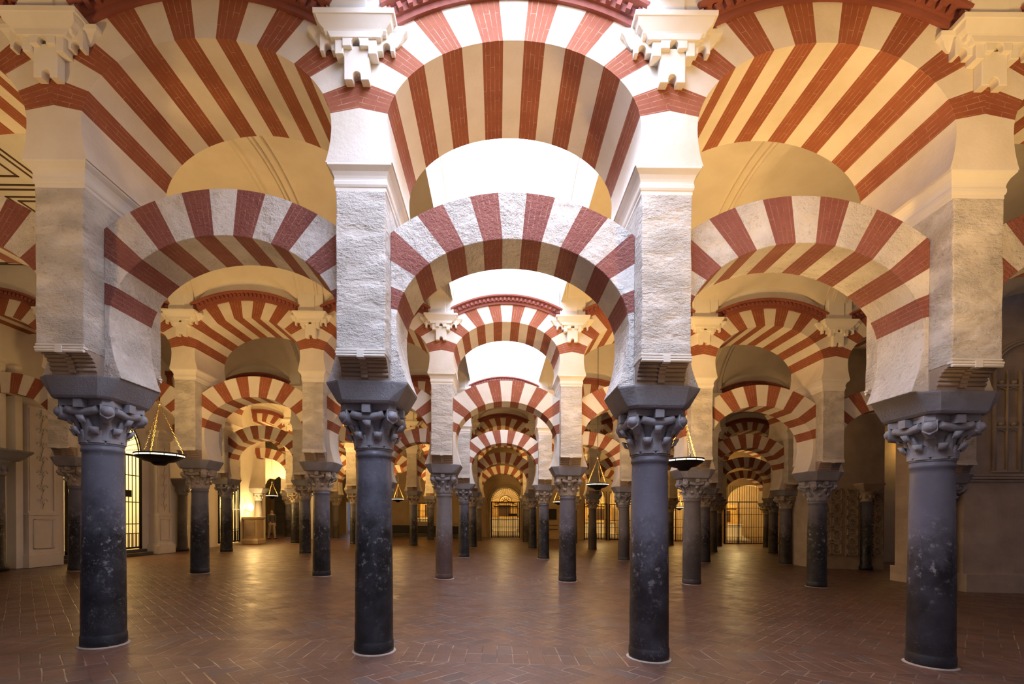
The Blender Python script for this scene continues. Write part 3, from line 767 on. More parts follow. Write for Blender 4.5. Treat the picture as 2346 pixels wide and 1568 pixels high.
# right side: blocks of masonry and the yellow wall between them
def block(x0, x1, y0, y1, h, name, mat):
    mb = MB(); mb.box(x0, x1, y0, y1, -0.25, h); return struct(mb.build(name, mat, loc=(0, 0, fz(x0)), shear=False))
block(10.98, 17.0, 11.45, 13.4, 8.0, 'wall_right', 'masonry')
block(22.5, 23.0, 12.0, 38.0, 8.5, 'wall_right', 'ochre')
block(15.6, 22.5, 20.2, 20.6, 8.0, 'wall_right', 'ochre')
block(10.95, 13.15, 16.5, 18.5, 8.0, 'wall_right', 'carved')
mb = MB()
mb.box(10.93, 17.1, 11.32, 13.5, -0.3, 0.42)
for z, d in ((2.58, 0.05), (2.64, 0.09), (2.71, 0.05)): mb.box(10.98 - d, 17, 11.45 - d, 11.6, z, z + 0.055)
struct(mb.build('trim_base', 'masonry', loc=(0, 0, fz(11)), shear=False, bevel=0.01))
# blind tracery on the right block
root = empty('tracery_panel', (12.05, 11.45, fz(11.9) + 2.85), 'carved stone blind tracery panel on the right-hand masonry wall', 'carving')
mb = MB()
for i in range(7):
    x = -0.42 + i * 0.30; mb.tube([(x, -0.03, 0.0), (x, -0.03, 2.35)], 0.028 if i % 2 else 0.045, 8)
for j, z in enumerate((0.0, 1.02, 2.0)): mb.box(-0.45, 1.45, -0.05, 0.0, z - 0.03, z + 0.03)
for i in range(6):
    x = -0.27 + i * 0.30
    for zc in (0.92, 1.90):
        mb.tube([(x + 0.15 * math.cos(t), -0.03, zc + 0.10 * math.sin(t) - 0.05) for t in np.linspace(0, PI, 9)], 0.018, 6)
        mb.lathe([(0, zc + 0.12), (0.05, zc + 0.15), (0.06, zc + 0.19), (0.0, zc + 0.25)], 8, (x, -0.03))
for q, rr in ((0, 0.98), (1, 0.90)):
    mb.tube([(0.5 + rr * math.cos(t), -0.04, 2.35 + rr * 0.75 * math.sin(t)) for t in np.linspace(0, PI, 21)], 0.035, 8)
mb.build('tracery', 'carved', root, shear=False)
# carved geometric panelling on the ornate block
def ornate(name, loc, w, h, label, rz=0, nx=2, nz=5, tri=False):
    root = empty(name, loc, label, 'carving', rz=rz)
    mb = MB(); mb.box(-w / 2, w / 2, -0.04, 0, 0, h)
    cw, ch = w / nx, h / nz
    for i in range(nx):
        for j in range(nz):
            x, z = -w / 2 + cw * (i + 0.5), ch * (j + 0.5); a = cw * 0.42; b = ch * 0.42
            for (x0, x1, z0, z1) in ((x - a, x + a, z - b, z - b + 0.03), (x - a, x + a, z + b - 0.03, z + b), (x - a, x - a + 0.03, z - b, z + b), (x + a - 0.03, x + a, z - b, z + b)):
                mb.box(x0, x1, -0.075, -0.04, z0, z1)
            mb.tube([(x, -0.055, z - b * .7), (x + a * .7, -0.055, z), (x, -0.055, z + b * .7), (x - a * .7, -0.055, z), (x, -0.055, z - b * .7)], 0.02, 6)
            mb.tube([(x + a * 0.3 * math.cos(t), -0.055, z + b * 0.3 * math.sin(t)) for t in np.linspace(0, 2 * PI, 9)], 0.014, 5)
    mb.build('panel', 'carved', root, shear=False)
ornate('stone_relief', (11.35, 16.5, fz(11) + 0.45), 0.72, 2.3, 'square-patterned carved stone panel on the ornate block, left face')
ornate('stone_relief', (12.05, 16.5, fz(12) + 0.45), 0.42, 2.3, 'narrow lattice carved stone panel beside the engaged dark column', nx=1, nz=7)
ornate('stone_relief', (12.9, 16.5, fz(13) + 0.45), 0.40, 2.2, 'narrow carved stone panel right of the engaged dark column', nx=1, nz=6)
def half_column(loc, h, r, label, mat='shaft_dark', cap='carved'):
    root = empty('engaged_column', loc, label, 'column', 'columns engaged in the walls')
    mb = MB(); mb.lathe([(r * 1.25, 0), (r * 1.25, 0.1), (r * 1.05, 0.16), (r, 0.2), (r * 0.95, h)], 24); mb.build('shaft', mat, root, shear=False)
    mb = MB(); mb.lathe([(r * 0.95, h), (r * 1.1, h + 0.03), (r * 1.0, h + 0.1), (r * 1.25, h + 0.3), (r * 1.5, h + 0.36)], 24)
    for k in range(8):
        a = k * PI / 4; mb.lathe([(0, h + 0.1), (0.04, h + 0.13), (0.05, h + 0.2), (0, h + 0.27)], 6, (r * 1.15 * math.cos(a), r * 1.15 * math.sin(a)))
    q = r * 1.7; mb.loft([[(-w, -w, z), (w, -w, z), (w, w, z), (-w, w, z)] for w, z in ((q * .85, h + 0.36), (q, h + 0.42), (q * 1.35, h + 0.58), (q * 1.35, h + 0.62))])
    mb.build('capital', cap, root, shear=False)
half_column((12.48, 16.42, fz(12.5)), 2.3, 0.16, 'dark veined marble column engaged in the ornate carved block')
half_column((XL + 0.22, 11.15, fz(XL)), 2.25, 0.22, 'dark column with black impost at the left edge, before the chapel wall', 'shaft_blue', 'impost')
half_column((XL + 0.20, 18.0, fz(XL)), 2.1, 0.17, 'grey engaged column right of the second carved pilaster', 'shaft_tan', 'impost')
half_column((XL + 0.30, 23.6, fz(XL)), 2.1, 0.17, 'grey column beside the glowing wall lamp', 'shaft_tan', 'impost')

# carved renaissance pilasters flanking the left chapel
def chapel_pilaster(y, w, h, label, facing=1):
    root = empty('carved_pilaster', (XL, y, fz(XL)), label, 'pilaster', rz=PI / 2)
    mb = MB()
    mb.box(-w / 2 - 0.08, w / 2 + 0.08, -0.42, 0, 0, 0.30); mb.box(-w / 2 - 0.04, w / 2 + 0.04, -0.38, 0, 0.30, 0.36)
    mb.box(-w / 2, w / 2, -0.34, 0, 0.36, 1.32); mb.box(-w / 2 - 0.03, w / 2 + 0.03, -0.37, 0, 1.32, 1.38)
    for (a, b, c, d) in ((-w * .36, w * .36, 0.46, 0.49), (-w * .36, w * .36, 1.19, 1.22), (-w * .36, -w * .30, 0.46, 1.22), (w * .30, w * .36, 0.46, 1.22)): mb.box(a, b, -0.36, -0.33, c, d)
    for (a, b, c, d) in ((-0.42 + .1, -0.36, 0, 0),): pass
    mb.build('pedestal', 'cream', root, shear=False, bevel=0.006)
    mb = MB(); mb.box(-w / 2 + 0.02, w / 2 - 0.02, -0.30, 0, 1.38, h)
    mb.box(-w / 2 + 0.05, -w / 2 + 0.09, -0.325, -0.3, 1.44, h - 0.06); mb.box(w / 2 - 0.09, w / 2 - 0.05, -0.325, -0.3, 1.44, h - 0.06)
    mb.build('pilaster_shaft', 'cream', root, shear=False, bevel=0.004)
    mb = MB(); n = 7; hh = (h - 1.55) / n
    for side in (0,):          # relief on the face and on the flank that the camera sees
        for k in range(n):
            zc = 1.5 + hh * (k + 0.5)
            for sgn in (-1, 1):
                pts = []
                for t in np.linspace(0, 1.5 * PI, 12):
                    rr = 0.085 * (1 - t / 9); pts.append((sgn * (0.075 + rr * math.cos(t) * 0.8), zc + rr * math.sin(t)))
                if side == 0: mb.tube([(x, -0.31, z) for x, z in pts], 0.014, 5)
                else: mb.tube([(-w / 2 + 0.015, -0.155 + x * 0.8, z) for x, z in pts], 0.014, 5)
            line = [(0.03 * math.sin(t * 2 * PI), zc - hh / 2 + hh * t) for t in np.linspace(0, 1, 7)]
            if side == 0: mb.tube([(x, -0.31, z) for x, z in line], 0.016, 5)
            else: mb.tube([(-w / 2 + 0.015, -0.155 + x, z) for x, z in line], 0.016, 5)
    mb.build('scroll_relief', 'cream', root, shear=False)
    mb = MB(); mb.loft([[(-a, -b, z), (a, -b, z), (a, 0, z), (-a, 0, z)] for a, b, z in ((w / 2, 0.32, h), (w / 2 + 0.05, 0.38, h + 0.06), (w / 2 + 0.05, 0.38, h + 0.12), (w / 2 + 0.12, 0.46, h + 0.2), (w / 2 + 0.12, 0.46, h + 0.26))])
    mb.build('moulded_capital', 'cream', root, shear=False)
chapel_pilaster(12.3, 0.80, 4.1, 'broad carved white pilaster with scroll relief, left of the big chapel grille')
chapel_pilaster(16.85, 0.70, 4.0, 'carved pilaster with scroll relief, right of the big chapel grille')
mb = MB(); 
for i, (y, w) in enumerate(((11.75, 0.18), (11.45, 0.12))): mb.box(XL, XL + 0.26 - i * 0.08, y - w / 2, y + w / 2, 0, 5.0)
struct(mb.build('trim_left', 'cream', loc=(0, 0, fz(XL)), shear=False, bevel=0.006))
mb = MB(); mb.box(XL - 0.1, XL + 0.28, 13.1, 16.35, 0, 0.10); mb.box(XL - 0.1, XL + 0.14, 13.2, 16.25, 0.10, 0.2)
tag(mb.build('chapel_step', 'darkstone', loc=(0, 0, fz(XL)), shear=False, bevel=0.01), 'dark stone step below the big left chapel grille', 'step')

# ------------------------------------------------------------------ iron grilles
def grille(loc, w, h, rise, label, rz=0, nb=14, mid=(0.35, 0.55), fan=True, sign=None, crest=False, beam_r=0.035, bars_above=0.0):
    root = empty('iron_grille', loc, label, 'grille', 'wrought iron chapel grilles', rz=rz)
    mb = MB(); hw = w / 2; t = 0.03
    for x in (-hw + t, hw - t): mb.box(x - t, x + t, -t, t, 0, h)
    for z in (0.06, h - 0.03): mb.box(-hw, hw, -t, t, z - 0.03, z + 0.03)
    for x in (-hw * 0.5, hw * 0.5): mb.box(x - 0.022, x + 0.022, -0.022, 0.022, 0, h)
    mb.build('frame', 'iron', root, shear=False)
    mb = MB()
    for i in range(nb): x = -hw + w * (i + 0.5) / nb; mb.tube([(x, 0, 0.03), (x, 0, h + bars_above)], 0.015, 6)
    mb.build('bars', 'iron', root, shear=False)
    mb = MB()
    for f in mid: mb.box(-hw, hw, -0.018, 0.018, h * f - 0.014, h * f + 0.014)
    for i in range(nb * 2):
        x = -hw + w * (i + 0.5) / (nb * 2); mb.tube([(x, 0, 0.03), (x, 0, h * 0.17)], 0.008, 5)
    mb.box(-hw, hw, -0.018, 0.018, h * 0.17 - 0.012, h * 0.17 + 0.012)
    mb.build('cross_rails', 'iron', root, shear=False)
    if fan and rise:
        mb = MB(); c = lambda a, q: (hw * q * math.cos(a), 0, h + rise * q * math.sin(a))
        for q in (1.0, 0.93, 0.42): mb.tube([c(a, q) for a in np.linspace(0, PI, 25)], 0.022, 6)
        for k in range(1, 20): a = PI * k / 20; mb.tube([c(a, 0.42), c(a, 1.0)], 0.010, 5)
        if crest:
            for k in range(5):
                a0 = PI * (k + 0.5) / 5; p = c(a0, 0.22)
                mb.tube([(p[0] + 0.1 * math.cos(t), 0, p[2] + 0.09 * math.sin(t)) for t in np.linspace(0, 2 * PI, 11)], 0.016, 5)
            mb.tube([(-hw * .8, 0, h - 0.3), (0, 0, h + 0.12), (hw * .8, 0, h - 0.3)], 0.02, 6)
            mb.box(-hw * .8, hw * .8, -0.02, 0.02, h - 0.44, h - 0.34)
        mb.build('fanlight', 'iron', root, shear=False)
    if sign:
        x, z, sw, sh = sign; mb = MB(); mb.box(x - sw / 2, x + sw / 2, -0.06, -0.03, z - sh / 2, z + sh / 2); mb.build('notice_board', 'black', root, shear=False)
    return root
grille((0.62, YW + 0.1, fz(0.6)), 2.2, 2.72, 1.06, 'arched black iron gate with radiating fanlight at the end of the central aisle', nb=16, sign=(0.55, 1.72, 0.62, 0.2), crest=True, mid=(0.30, 0.60, 0.8))
grille((7.3, YW - 0.15, fz(7.3)), 1.7, 2.7, 0, 'iron grille with small board, left of the pair right of the central aisle', nb=15, fan=False, sign=(-0.35, 1.75, 0.5, 0.2), bars_above=0.9)
grille((9.15, YW - 0.15, fz(9.1)), 1.7, 2.7, 0, 'iron grille, right of the pair right of the central aisle', nb=15, fan=False, bars_above=0.9)
grille((13.6, YW - 0.15, fz(13.6)), 1.5, 3.0, 0, 'narrow iron grille glimpsed between the right-hand columns', nb=11, fan=False, bars_above=0.7)
grille((17.9, YW - 2.0, fz(17.9)), 4.0, 3.0, 0, 'wide iron grille closing the bright right-hand chapel', nb=24, fan=False, bars_above=1.1, mid=(0.4, 0.7, 0.85))
grille((XL + 0.02, 14.70, fz(XL) + 0.2), 2.86, 3.15, 1.33, 'tall iron grille with fanlight closing the nearest left chapel', rz=PI / 2, nb=18, sign=(0.62, 1.85, 0.62, 0.22), mid=(0.27, 0.5, 0.78))
grille((XL + 0.02, 21.5, fz(XL) + 0.12), 1.7, 3.05, 0.83, 'iron grille of the second left chapel, painting behind it', rz=PI / 2, nb=13, mid=(0.2, 0.5, 0.85))
grille((-5.5, YW + 0.1, fz(-5.5) + 1.0), 1.4, 1.5, 0, 'small gilded window grille left of the central aisle', nb=8, fan=False, mid=(0.3, 0.6))

# chapel furniture seen through the grilles
def altar(loc, w, label, cloth='ochre', rz=0, steps=3, red=False):
    root = empty('altar', loc, label, 'altar', rz=rz)
    mb = MB()
    for k in range(steps): mb.box(-w / 2 - 0.3 + k * 0.15, w / 2 + 0.3 - k * 0.15, -0.9 + k * 0.22, 0.5, k * 0.14, (k + 1) * 0.14)
    mb.build('steps', 'cream', root, shear=False, bevel=0.01)
    b = steps * 0.14
    mb = MB(); mb.box(-w / 2, w / 2, -0.2, 0.4, b, b + 0.85); mb.box(-w / 2 - 0.06, w / 2 + 0.06, -0.26, 0.45, b + 0.85, b + 0.93)
    mb.build('table', 'cream', root, shear=False, bevel=0.01)
    mb = MB(); mb.box(-w / 2 + 0.1, w / 2 - 0.1, 0.28, 0.42, b + 0.93, b + 2.3)
    for x in (-w / 2 + 0.18, w / 2 - 0.18): mb.lathe([(0.09, b + 0.93), (0.09, b + 1.02), (0.06, b + 1.08), (0.055, b + 2.0), (0.1, b + 2.1), (0.1, b + 2.18)], 14, (x, 0.2))
    mb.prism([(-w / 2, b + 2.2), (w / 2, b + 2.2), (w / 2 - 0.15, b + 2.42), (0.3, b + 2.55), (0, b + 2.85), (-0.3, b + 2.55), (-w / 2 + 0.15, b + 2.42)], 0.12, 0.45)
    mb.build('retable', 'gold', root, shear=False, bevel=0.01)
    mb = MB(); mb.box(-w * .22, w * .22, 0.24, 0.29, b + 1.1, b + 2.0); mb.build('painting', 'wood', root, shear=False)
    if red: mb = MB(); mb.box(-w / 2 - 0.02, w / 2 + 0.02, -0.23, -0.19, b + 0.3, b + 0.84); mb.build('altar_frontal', 'redcloth', root, shear=False)
    return root
altar((0.6, YW + 3.2, fz(0.6)), 2.2, 'pale altar with gilded retable behind the central gate', steps=4)
altar((8.2, YW + 3.2, fz(8)), 2.6, 'gilded altar behind the paired grilles')
altar((18.4, YW + 3.2, fz(18)), 2.6, 'gilded altar behind the wide right-hand grille')
altar((-5.5, YW + 3.2, fz(-5)), 2.0, 'gilded altar behind the small window grille')
altar((-14.8, 14.6, fz(-14.8)), 2.2, 'altar with red frontal inside the nearest left chapel', rz=PI / 2, red=True)
altar((-14.8, 21.5, fz(-14.8)), 1.8, 'altar with framed painting inside the second left chapel', rz=PI / 2)
for (x, y, p) in ((0.6, YW + 1.6, 130), (8.2, YW + 1.7, 260), (13.6, YW + 1.7, 170), (18.4, YW + 1.2, 280), (-5.5, YW + 1.7, 200), (-13.9, 14.6, 480), (-13.9, 21.4, 330)):
    root = empty('chapel_lantern', (x, y, 4.1), 'round glowing lantern hanging inside %s' % {0.6: 'the central gate chapel', 8.2: 'the chapel behind the paired grilles', 13.6: 'the narrow right-hand chapel', 18.4: 'the wide right-hand chapel', -5.5: 'the chapel behind the small window grille'}.get(x, 'the nearest left chapel' if y < 18 else 'the second left chapel'), 'lamp', 'chapel lanterns')
    mb = MB(); mb.lathe([(0.0, -0.12), (0.09, -0.10), (0.13, 0), (0.09, 0.1), (0.0, 0.12)], 16); mb.build('globe', 'wallglow', root, shear=False)
    mb = MB(); mb.tube([(0, 0, 0.12), (0, 0, 1.1)], 0.008, 6); mb.build('cord', 'iron', root, shear=False)
    l = point_lamp('lamp_light', (0, 0, -0.35), p, (1.0, 0.68, 0.27), 0.2, root)

# ------------------------------------------------------------------ hanging lamps
def chandelier(X, Y, z, rad, label, ztop=7.9, power=60):
    root = empty('hanging_lamp', (X, Y, z), label, 'lamp', 'round hanging lamps on three chains')
    mb = MB(); R = rad
    mb.lathe([(0.0, -0.16), (R * 0.22, -0.155), (R * 0.32, -0.125), (R * 0.34, -0.11), (R * 0.62, -0.085), (R * 0.9, -0.03), (R, -0.005), (R, 0.0), (R * 0.93, 0.0), (R * 0.85, -0.02), (R * 0.3, -0.07), (0, -0.08)], 40)
    mb.lathe([(R * 1.005, 0.022), (R * 1.01, 0.05), (R * 0.97, 0.05), (R * 0.97, 0.022)], 40, caps=False)
    for k in range(12):
        a = 2 * PI * (k + 0.5) / 12; c, s_ = math.cos(a), math.sin(a)
        mb.tube([(R * 0.99 * c, R * 0.99 * s_, -0.005), (R * 0.99 * c, R * 0.99 * s_, 0.03)], 0.008, 5)
    bowl = mb.build('bowl', 'iron', root, shear=False)
    mb = MB(); mb.lathe([(R * 0.985, -0.002), (R * 0.995, 0.0), (R * 0.995, 0.022), (R * 0.985, 0.024)], 40, caps=False); mb.build('lit_rim', 'lampglow', bowl, shear=False)
    ht = 0.85 * rad / 0.37
    for k in range(3):
        a = 2 * PI * k / 3 + 0.5; c, s_ = math.cos(a), math.sin(a)
        mb = MB(); n = 22
        for i in range(n):
            t0, t1 = i / n, (i + 1.25) / n
            P0 = Vector((R * 0.96 * c * (1 - t0), R * 0.96 * s_ * (1 - t0), 0.05 + ht * t0)); P1 = Vector((R * 0.96 * c * (1 - t1), R * 0.96 * s_ * (1 - t1), 0.05 + ht * min(t1, 1.02)))
            d = (P1 - P0).normalized(); u = d.orthogonal().normalized(); w = d.cross(u)
            if i % 2: u = w
            h_ = (P1 - P0).length / 2; m = (P0 + P1) / 2
            mb.tube([tuple(m + d * h_ * math.cos(q) + u * 0.012 * math.sin(q)) for q in np.linspace(0, 2 * PI, 9)], 0.0028, 4)
        mb.build('chain', 'chain_brass', root, shear=False)
    mb = MB(); mb.lathe([(0.0, ht + 0.03), (0.03, ht + 0.04), (0.035, ht + 0.07), (0.012, ht + 0.10), (0.0, ht + 0.11)], 12)
    mb.build('hook', 'brass', root, shear=False)
    mb = MB(); mb.tube([(0, 0, ht + 0.1), (0, 0, 7.93 - G * X - z)], 0.008, 6); mb.build('suspension_rod', 'iron', root, shear=False)
    l = area_lamp('lamp_light', (0, 0, 0.06), R * 1.5, power, WARM, (PI, 0, 0), root)
    point_lamp('lamp_light', (0, 0, 0.32), min(power, 210) * (0.3 if Y > 4 else 0.05), WARM, 0.12, root)
    return root
CH = [(-5.80, 1.9, 2.72, 0.38, 'hanging lamp in front of the arcade, beyond the left edge', 7.8, 0.9),
      (3.6, 1.9, 2.60, 0.38, 'hanging lamp in front of the arcade, beyond the right edge', 7.8, 1.9),
      (-6.03, 8.5, 2.59, 0.385, 'large hanging lamp right of the leftmost front column', 7.8, 1.0),
      (3.28, 8.5, 2.50, 0.33, 'hanging lamp just right of the third front column', 7.8, 1.7),
      (3.12, 15.0, 2.53, 0.34, 'hanging lamp on a long rod right of centre, in the second aisle beyond', 7.8, 1.0),
      (-8.25, 21.0, 3.15, 0.34, 'small hanging lamp beside the capital of the second-aisle column on the left', 7.8, 1.9),
      (-12.75, 27.0, 2.70, 0.32, 'tiny far hanging lamp before the lobed arch on the left', 7.8, 1.9),
      (-5.6, 27.0, 2.52, 0.34, 'far hanging lamp just right of the second front column', 7.8, 1.9),
      (3.45, 27.0, 2.38, 0.33, 'far hanging lamp seen against the central right column', 7.8, 1.9),
      (12.5, 33.2, 2.2, 0.33, 'far hanging lamp against the narrow grille right of the third front column', 7.8, 2.5)]
for X, Y, z, rad, lab, zt, pw in CH: chandelier(X, Y, z, rad, lab, zt, 110 * pw)

# ------------------------------------------------------------------ far left corner: lamp, pedestal, lobed arch, dark door
root = empty('wall_lamp', (XL + 0.28, 22.85, fz(XL) + 1.75), 'glowing wall lamp above the pedestal in the far left', 'lamp')
mb = MB(); mb.lathe([(0.05, -0.16), (0.11, -0.10), (0.13, 0.0), (0.11, 0.12), (0.05, 0.2)], 16); mb.build('glass_shade', 'wallglow', root, shear=False)
mb = MB(); mb.tube([(-0.28, 0, -0.1), (-0.1, 0, -0.2), (0, 0, -0.17)], 0.02, 6); mb.build('lamp_arm', 'brass', root, shear=False)
point_lamp('lamp_light', (0.22, 0, 0.0), 90, (1.0, 0.62, 0.22), 0.12, root)
root = empty('stone_pedestal', (XL + 0.38, 22.95, fz(XL)), 'yellowish moulded stone pedestal below the glowing wall lamp', 'pedestal')
mb = MB(); mb.loft([[(-a, -a, z), (a, -a, z), (a, a, z), (-a, a, z)] for a, z in ((0.40, 0), (0.40, 0.18), (0.33, 0.26), (0.32, 1.15), (0.38, 1.22), (0.38, 1.30))]); mb.build('block', 'ochre', root, shear=False, bevel=0.01)
mb = MB(); mb.box(-0.2, 0.2, -0.345, -0.32, 0.4, 1.05); mb.build('panel', 'carved', root, shear=False, bevel=0.01)
# lobed arch
root = empty('lobed_arch', (-13.2, 28.6, fz(-13.2)), 'cream lobed arch in front of the dark door, far left', 'arch')
mb = MB()
lobes = [(-1.0, 2.35, 0.30), (-0.86, 2.9, 0.33), (-0.42, 3.25, 0.34), (0.1, 3.35, 0.36)]
inner = []
for c, zc, rr in lobes + [(0.62, 3.25, 0.34), (1.06, 2.9, 0.33), (1.2, 2.35, 0.30)]: inner.append((c, zc, rr))
def lobe_top(x):
    z = 0.0
    for c, zc, rr in inner:
        if abs(x - c) < rr: z = max(z, zc + math.sqrt(rr * rr - (x - c) ** 2))
    return z
for i in range(96):
    xa_, xb_ = -2.3 + 4.8 * i / 96, -2.3 + 4.8 * (i + 1) / 96
    mb.prism([(xa_, lobe_top(xa_)), (xb_, lobe_top(xb_)), (xb_, 4.8), (xa_, 4.8)], -0.25, 0.25)
mb.build('arch_wall', 'cream', root)
root = empty('dark_door', (-13.6, 33.2, fz(-13.5)), 'dark violet wooden door screen with a bright slit window, far left', 'door')
mb = MB(); mb.box(-1.9, 1.9, 0, 0.2, 0, 4.6); mb.build('door_surround', 'darkstone', root)
mb = MB(); mb.box(-1.15, -0.05, -0.08, 0.0, 0.35, 2.25); mb.box(0.05, 1.15, -0.08, 0.0, 0.35, 2.25); mb.build('door_leaf', 'slate', root, bevel=0.01)
mb = MB(); mb.box(0.0, 1.1, -0.12, -0.08, 1.85, 2.12); mb.build('slit_window', 'dayglass', root)
mb = MB(); mb.box(0.0, 1.1, -0.12, -0.08, 0.10, 0.26); mb.build('floor_gap', 'dayglass', root)
mb = MB(); mb.lathe([(0.55, -0.06), (0.55, 0.0)], 8)
mb.v = [(x + 0.55, z - 0.05, y + 3.05) for x, y, z in mb.v]; mb.build('octagonal_window', 'dayglass', root)
# bright doorway beyond with wooden screen
mb = MB(); mb.box(-11.6, -9.9, YW + 2.4, YW + 2.5, 0.95, 2.7); struct(mb.build('window_7', 'dayglass', loc=(0, 0, fz(-10.8)), shear=False))
root = empty('wooden_screen', (-10.75, YW + 2.3, fz(-10.8)), 'ribbed light wooden screen standing in the far left doorway', 'screen')
mb = MB()
for i in range(12): mb.box(-0.8 + i * 0.13, -0.69 + i * 0.13, -0.03, 0.03, 0, 1.3)
mb.build('slats', 'ochre', root)

# low dark bench, steps and board against the far wall
root = empty('low_bench', (-5.4, YW - 0.9, fz(-5.4)), 'long low black bench on a grey-green step against the far wall', 'bench')
mb = MB(); mb.box(-3.1, 3.4, -0.3, 0.9, 0, 0.26); mb.build('stone_step', 'darkstone', root)
mb = MB(); mb.box(-2.9, 3.3, 0.1, 0.5, 0.28, 0.80); mb.build('bench_body', 'black', root, bevel=0.01)
root = empty('information_screen', (3.75, YW - 0.14, fz(3.7) + 1.45), 'black wall screen right of the central gate', 'screen')
mb = MB(); mb.box(-0.65, 0.65, -0.06, 0.0, 0, 0.78); mb.build('panel', 'black', root, bevel=0.01)
for z in (-0.45, -0.75): mb = MB(); mb.box(0.0, 0.75, -0.05, 0.0, z, z + 0.05); mb.build('rail', 'black', root)
# moulded surround of the central gate and panelling of the far wall
mb = MB()
for q, rr in ((0.0, 1.22), (0.05, 1.38)):
    mb.tube([(0.62 - rr, YW - 0.03, 0.0), (0.62 - rr, YW - 0.03, 2.72)] + [(0.62 + rr * math.cos(t), YW - 0.03, 2.72 + rr * math.sin(t)) for t in np.linspace(PI, 0, 21)] + [(0.62 + rr, YW - 0.03, 0.0)], 0.05, 8)
mb.box(-2.0, 3.2, YW - 0.12, YW, 4.35, 4.5); mb.box(-1.9, 3.1, YW - 0.08, YW, 4.5, 4.62)
for x in (-8.9, -7.9, -7.1, -3.9, -2.9):
    mb.box(x - 0.4, x + 0.4, YW - 0.06, YW, 1.1, 2.9)
mb.box(-9.3, -2.3, YW - 0.1, YW, 0.95, 1.05); mb.box(-9.3, -2.3, YW - 0.1, YW, 3.0, 3.12)
struct(mb.build('trim_gate', 'ochre'))
# orange lit lamp box seen past the right column
root = empty('lit_sconce', (16.75, 20.08, fz(16.5) + 4.65), 'orange glowing sconce seen left of the rightmost front capital', 'lamp')
mb = MB(); mb.loft([[(-a, -0.12, z), (a, -0.12, z), (a, 0.12, z), (-a, 0.12, z)] for a, z in ((0.14, 0), (0.15, 0.55), (0.2, 0.62), (0.2, 0.68))]); mb.build('shade', flat('amber_shade', (0.9, 0.6, 0.2), 0.5, 0, (1.0, 0.50, 0.08), 1.6), root, shear=False)
point_lamp('lamp_light', (0, -0.6, -0.1), 14, (1.0, 0.6, 0.2), 0.15, root)

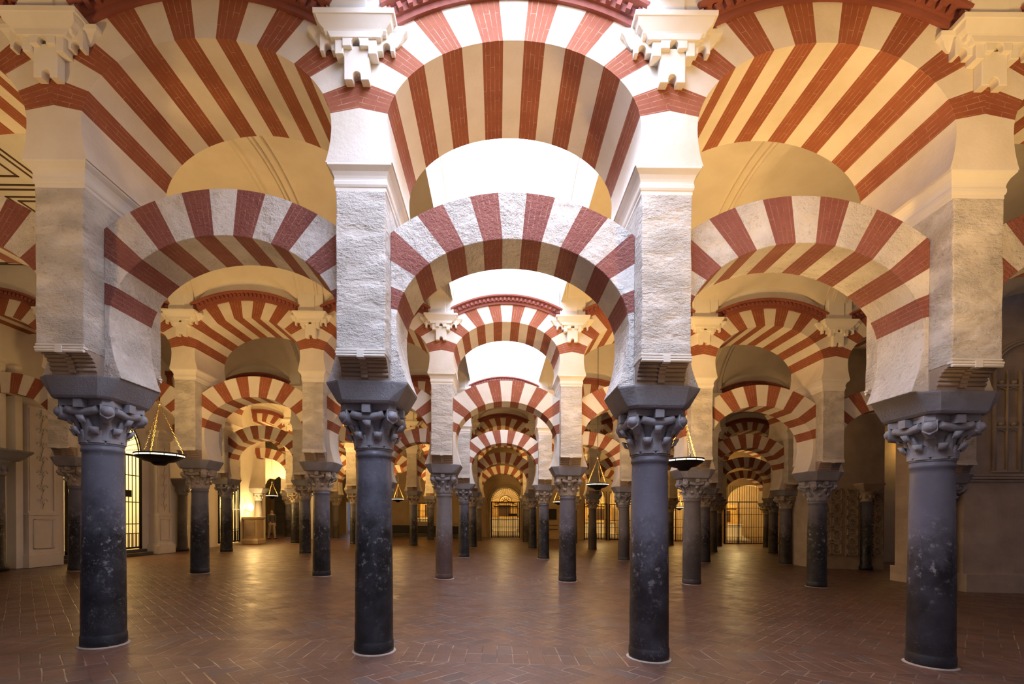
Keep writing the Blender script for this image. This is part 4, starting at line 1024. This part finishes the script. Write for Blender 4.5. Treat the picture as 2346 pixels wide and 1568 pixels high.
# ------------------------------------------------------------------ people
def skin_obj(name, nodes, edges, mat, parent, root_i=0, lv=2):
    me = bpy.data.meshes.new(name); me.from_pydata([n[:3] for n in nodes], edges, [])
    o = bpy.data.objects.new(name, me); SC.collection.objects.link(o); me.materials.append(MT[mat])
    if parent: o.parent = parent
    m = o.modifiers.new('skin', 'SKIN'); m.use_smooth_shade = True
    sv = me.skin_vertices[0].data if me.skin_vertices else None
    if sv is None:
        import bmesh
        bm = bmesh.new(); bm.from_mesh(me); bm.verts.layers.skin.verify(); bm.to_mesh(me); bm.free(); sv = me.skin_vertices[0].data
    for i, n in enumerate(nodes): sv[i].radius = (n[3], n[4] if len(n) > 4 else n[3]); sv[i].use_root = (i == root_i)
    s = o.modifiers.new('sub', 'SUBSURF'); s.levels = lv; s.render_levels = lv
    return o
def person(loc, rz, label, top, bottom, hair, stride=0.16, scale=1.0):
    """adult figure, 1.70 m tall, facing local -y"""
    root = empty('person', loc, label, 'person', rz=rz); root.scale = (scale,) * 3
    S = stride
    J = [(0, 0, 0.92, .135, .10), (0, 0, 1.08, .12, .09), (0, -0.01, 1.25, .145, .10), (0, 0, 1.41, .085, .07), (0, -0.01, 1.47, .052, .055), (0, -0.015, 1.56, .070, .088), (0, -0.01, 1.64, .068, .085)]
    E_ = [(0, 1), (1, 2), (2, 3), (3, 4), (4, 5), (5, 6)]
    for sg in (-1, 1):
        s = S * sg; b = len(J)
        J += [(sg * .095, 0, 0.86, .085), (sg * .10, -s * .5, 0.50, .058), (sg * .10, -s + (.05 if s < 0 else 0), 0.10, .036), (sg * .105, -s - .09, 0.035, .034), (sg * .105, -s - .16, 0.03, .026)]
        E_ += [(0, b), (b, b + 1), (b + 1, b + 2), (b + 2, b + 3), (b + 3, b + 4)]
        b = len(J)
        J += [(sg * .185, 0, 1.38, .052), (sg * .225, s * .3, 1.12, .040), (sg * .225, s * .5 - .06, 0.90, .029), (sg * .222, s * .5 - .085, 0.83, .026, .018)]
        E_ += [(3, b), (b, b + 1), (b + 1, b + 2), (b + 2, b + 3)]
        h = len(J)
        for f, (dx, dy, ln) in enumerate(((0, -.030, .075), (0, -.012, .085), (0, .008, .08), (0, .026, .065), (-sg * .028, -.04, .045))):
            i = len(J); p = J[h - 1]
            J += [(p[0] + dx * .6, p[1] + dy, p[2] - ln * .5, .008), (p[0] + dx, p[1] + dy * 1.1 - .012, p[2] - ln, .007)]
            E_ += [(h - 1, i), (i, i + 1)]
    skin_obj('body', J, E_, 'skin', root)
    # nose, ears and eyes on the head
    mb = MB(); mb.lathe([(0, 1.535), (0.016, 1.54), (0.010, 1.565), (0, 1.585)], 8, (0, -0.102), smooth=True)
    for sg in (-1, 1): mb.lathe([(0, 1.53), (0.014, 1.54), (0.017, 1.57), (0, 1.59)], 8, (sg * 0.073, 0.0))
    mb.build('face_features', 'skin', root, shear=False)
    mb = MB()
    for sg in (-1, 1): mb.lathe([(0, 1.578), (0.009, 1.583), (0.009, 1.590), (0, 1.595)], 8, (sg * 0.028, -0.094))
    mb.build('eye', 'black', root, shear=False)
    T = [(0, 0, 0.88, .155, .118), (0, 0, 1.05, .142, .112), (0, -0.01, 1.26, .162, .12), (0, 0, 1.40, .10, .085), (0, 0, 1.445, .066, .062)]
    Te = [(0, 1), (1, 2), (2, 3), (3, 4)]
    for sg in (-1, 1):
        s = S * sg; b = len(T); T += [(sg * .185, 0, 1.375, .068), (sg * .228, s * .3, 1.12, .056), (sg * .226, s * .5 - .055, 0.92, .044)]; Te += [(3, b), (b, b + 1), (b + 1, b + 2)]
    skin_obj('jacket', T, Te, top, root)
    L = [(0, 0, 0.93, .14, .11)]; Le = []
    for sg in (-1, 1):
        s = S * sg; b = len(L); L += [(sg * .095, 0, 0.84, .100), (sg * .10, -s * .5, 0.50, .074), (sg * .10, -s + (.05 if s < 0 else 0), 0.11, .056)]; Le += [(0, b), (b, b + 1), (b + 1, b + 2)]
    skin_obj('trousers', L, Le, bottom, root)
    skin_obj('hair', [(0, 0.03, 1.57, .070, .062), (0, 0.012, 1.655, .072, .080)], [(0, 1)], hair, root)
    for sg in (-1, 1):
        s = S * sg; skin_obj('shoe', [(sg * .10, -s + .03 + (.05 if s < 0 else 0), .045, .045, .045), (sg * .105, -s - .10, .04, .042, .036), (sg * .108, -s - .19, .034, .036, .03)], [(0, 1), (1, 2)], 'cloth_black', root)
    return root
person((-12.95, 27.4, fz(-13)), 0.9, 'person in a grey jacket and pale trousers walking, beyond the glowing wall lamp', 'cloth_grey', 'cloth_pale', 'hair')
person((-9.15, 24.6, fz(-9)), 2.4, 'person in a tan top and dark trousers, half hidden between two columns on the left', 'cloth_tan', 'cloth_black', 'hair_dark', 0.1)
person((-10.25, YW + 1.0, fz(-10)), PI + 0.3, 'person in a long black coat standing in the bright far left doorway', 'cloth_black', 'cloth_black', 'hair_dark', 0.03)
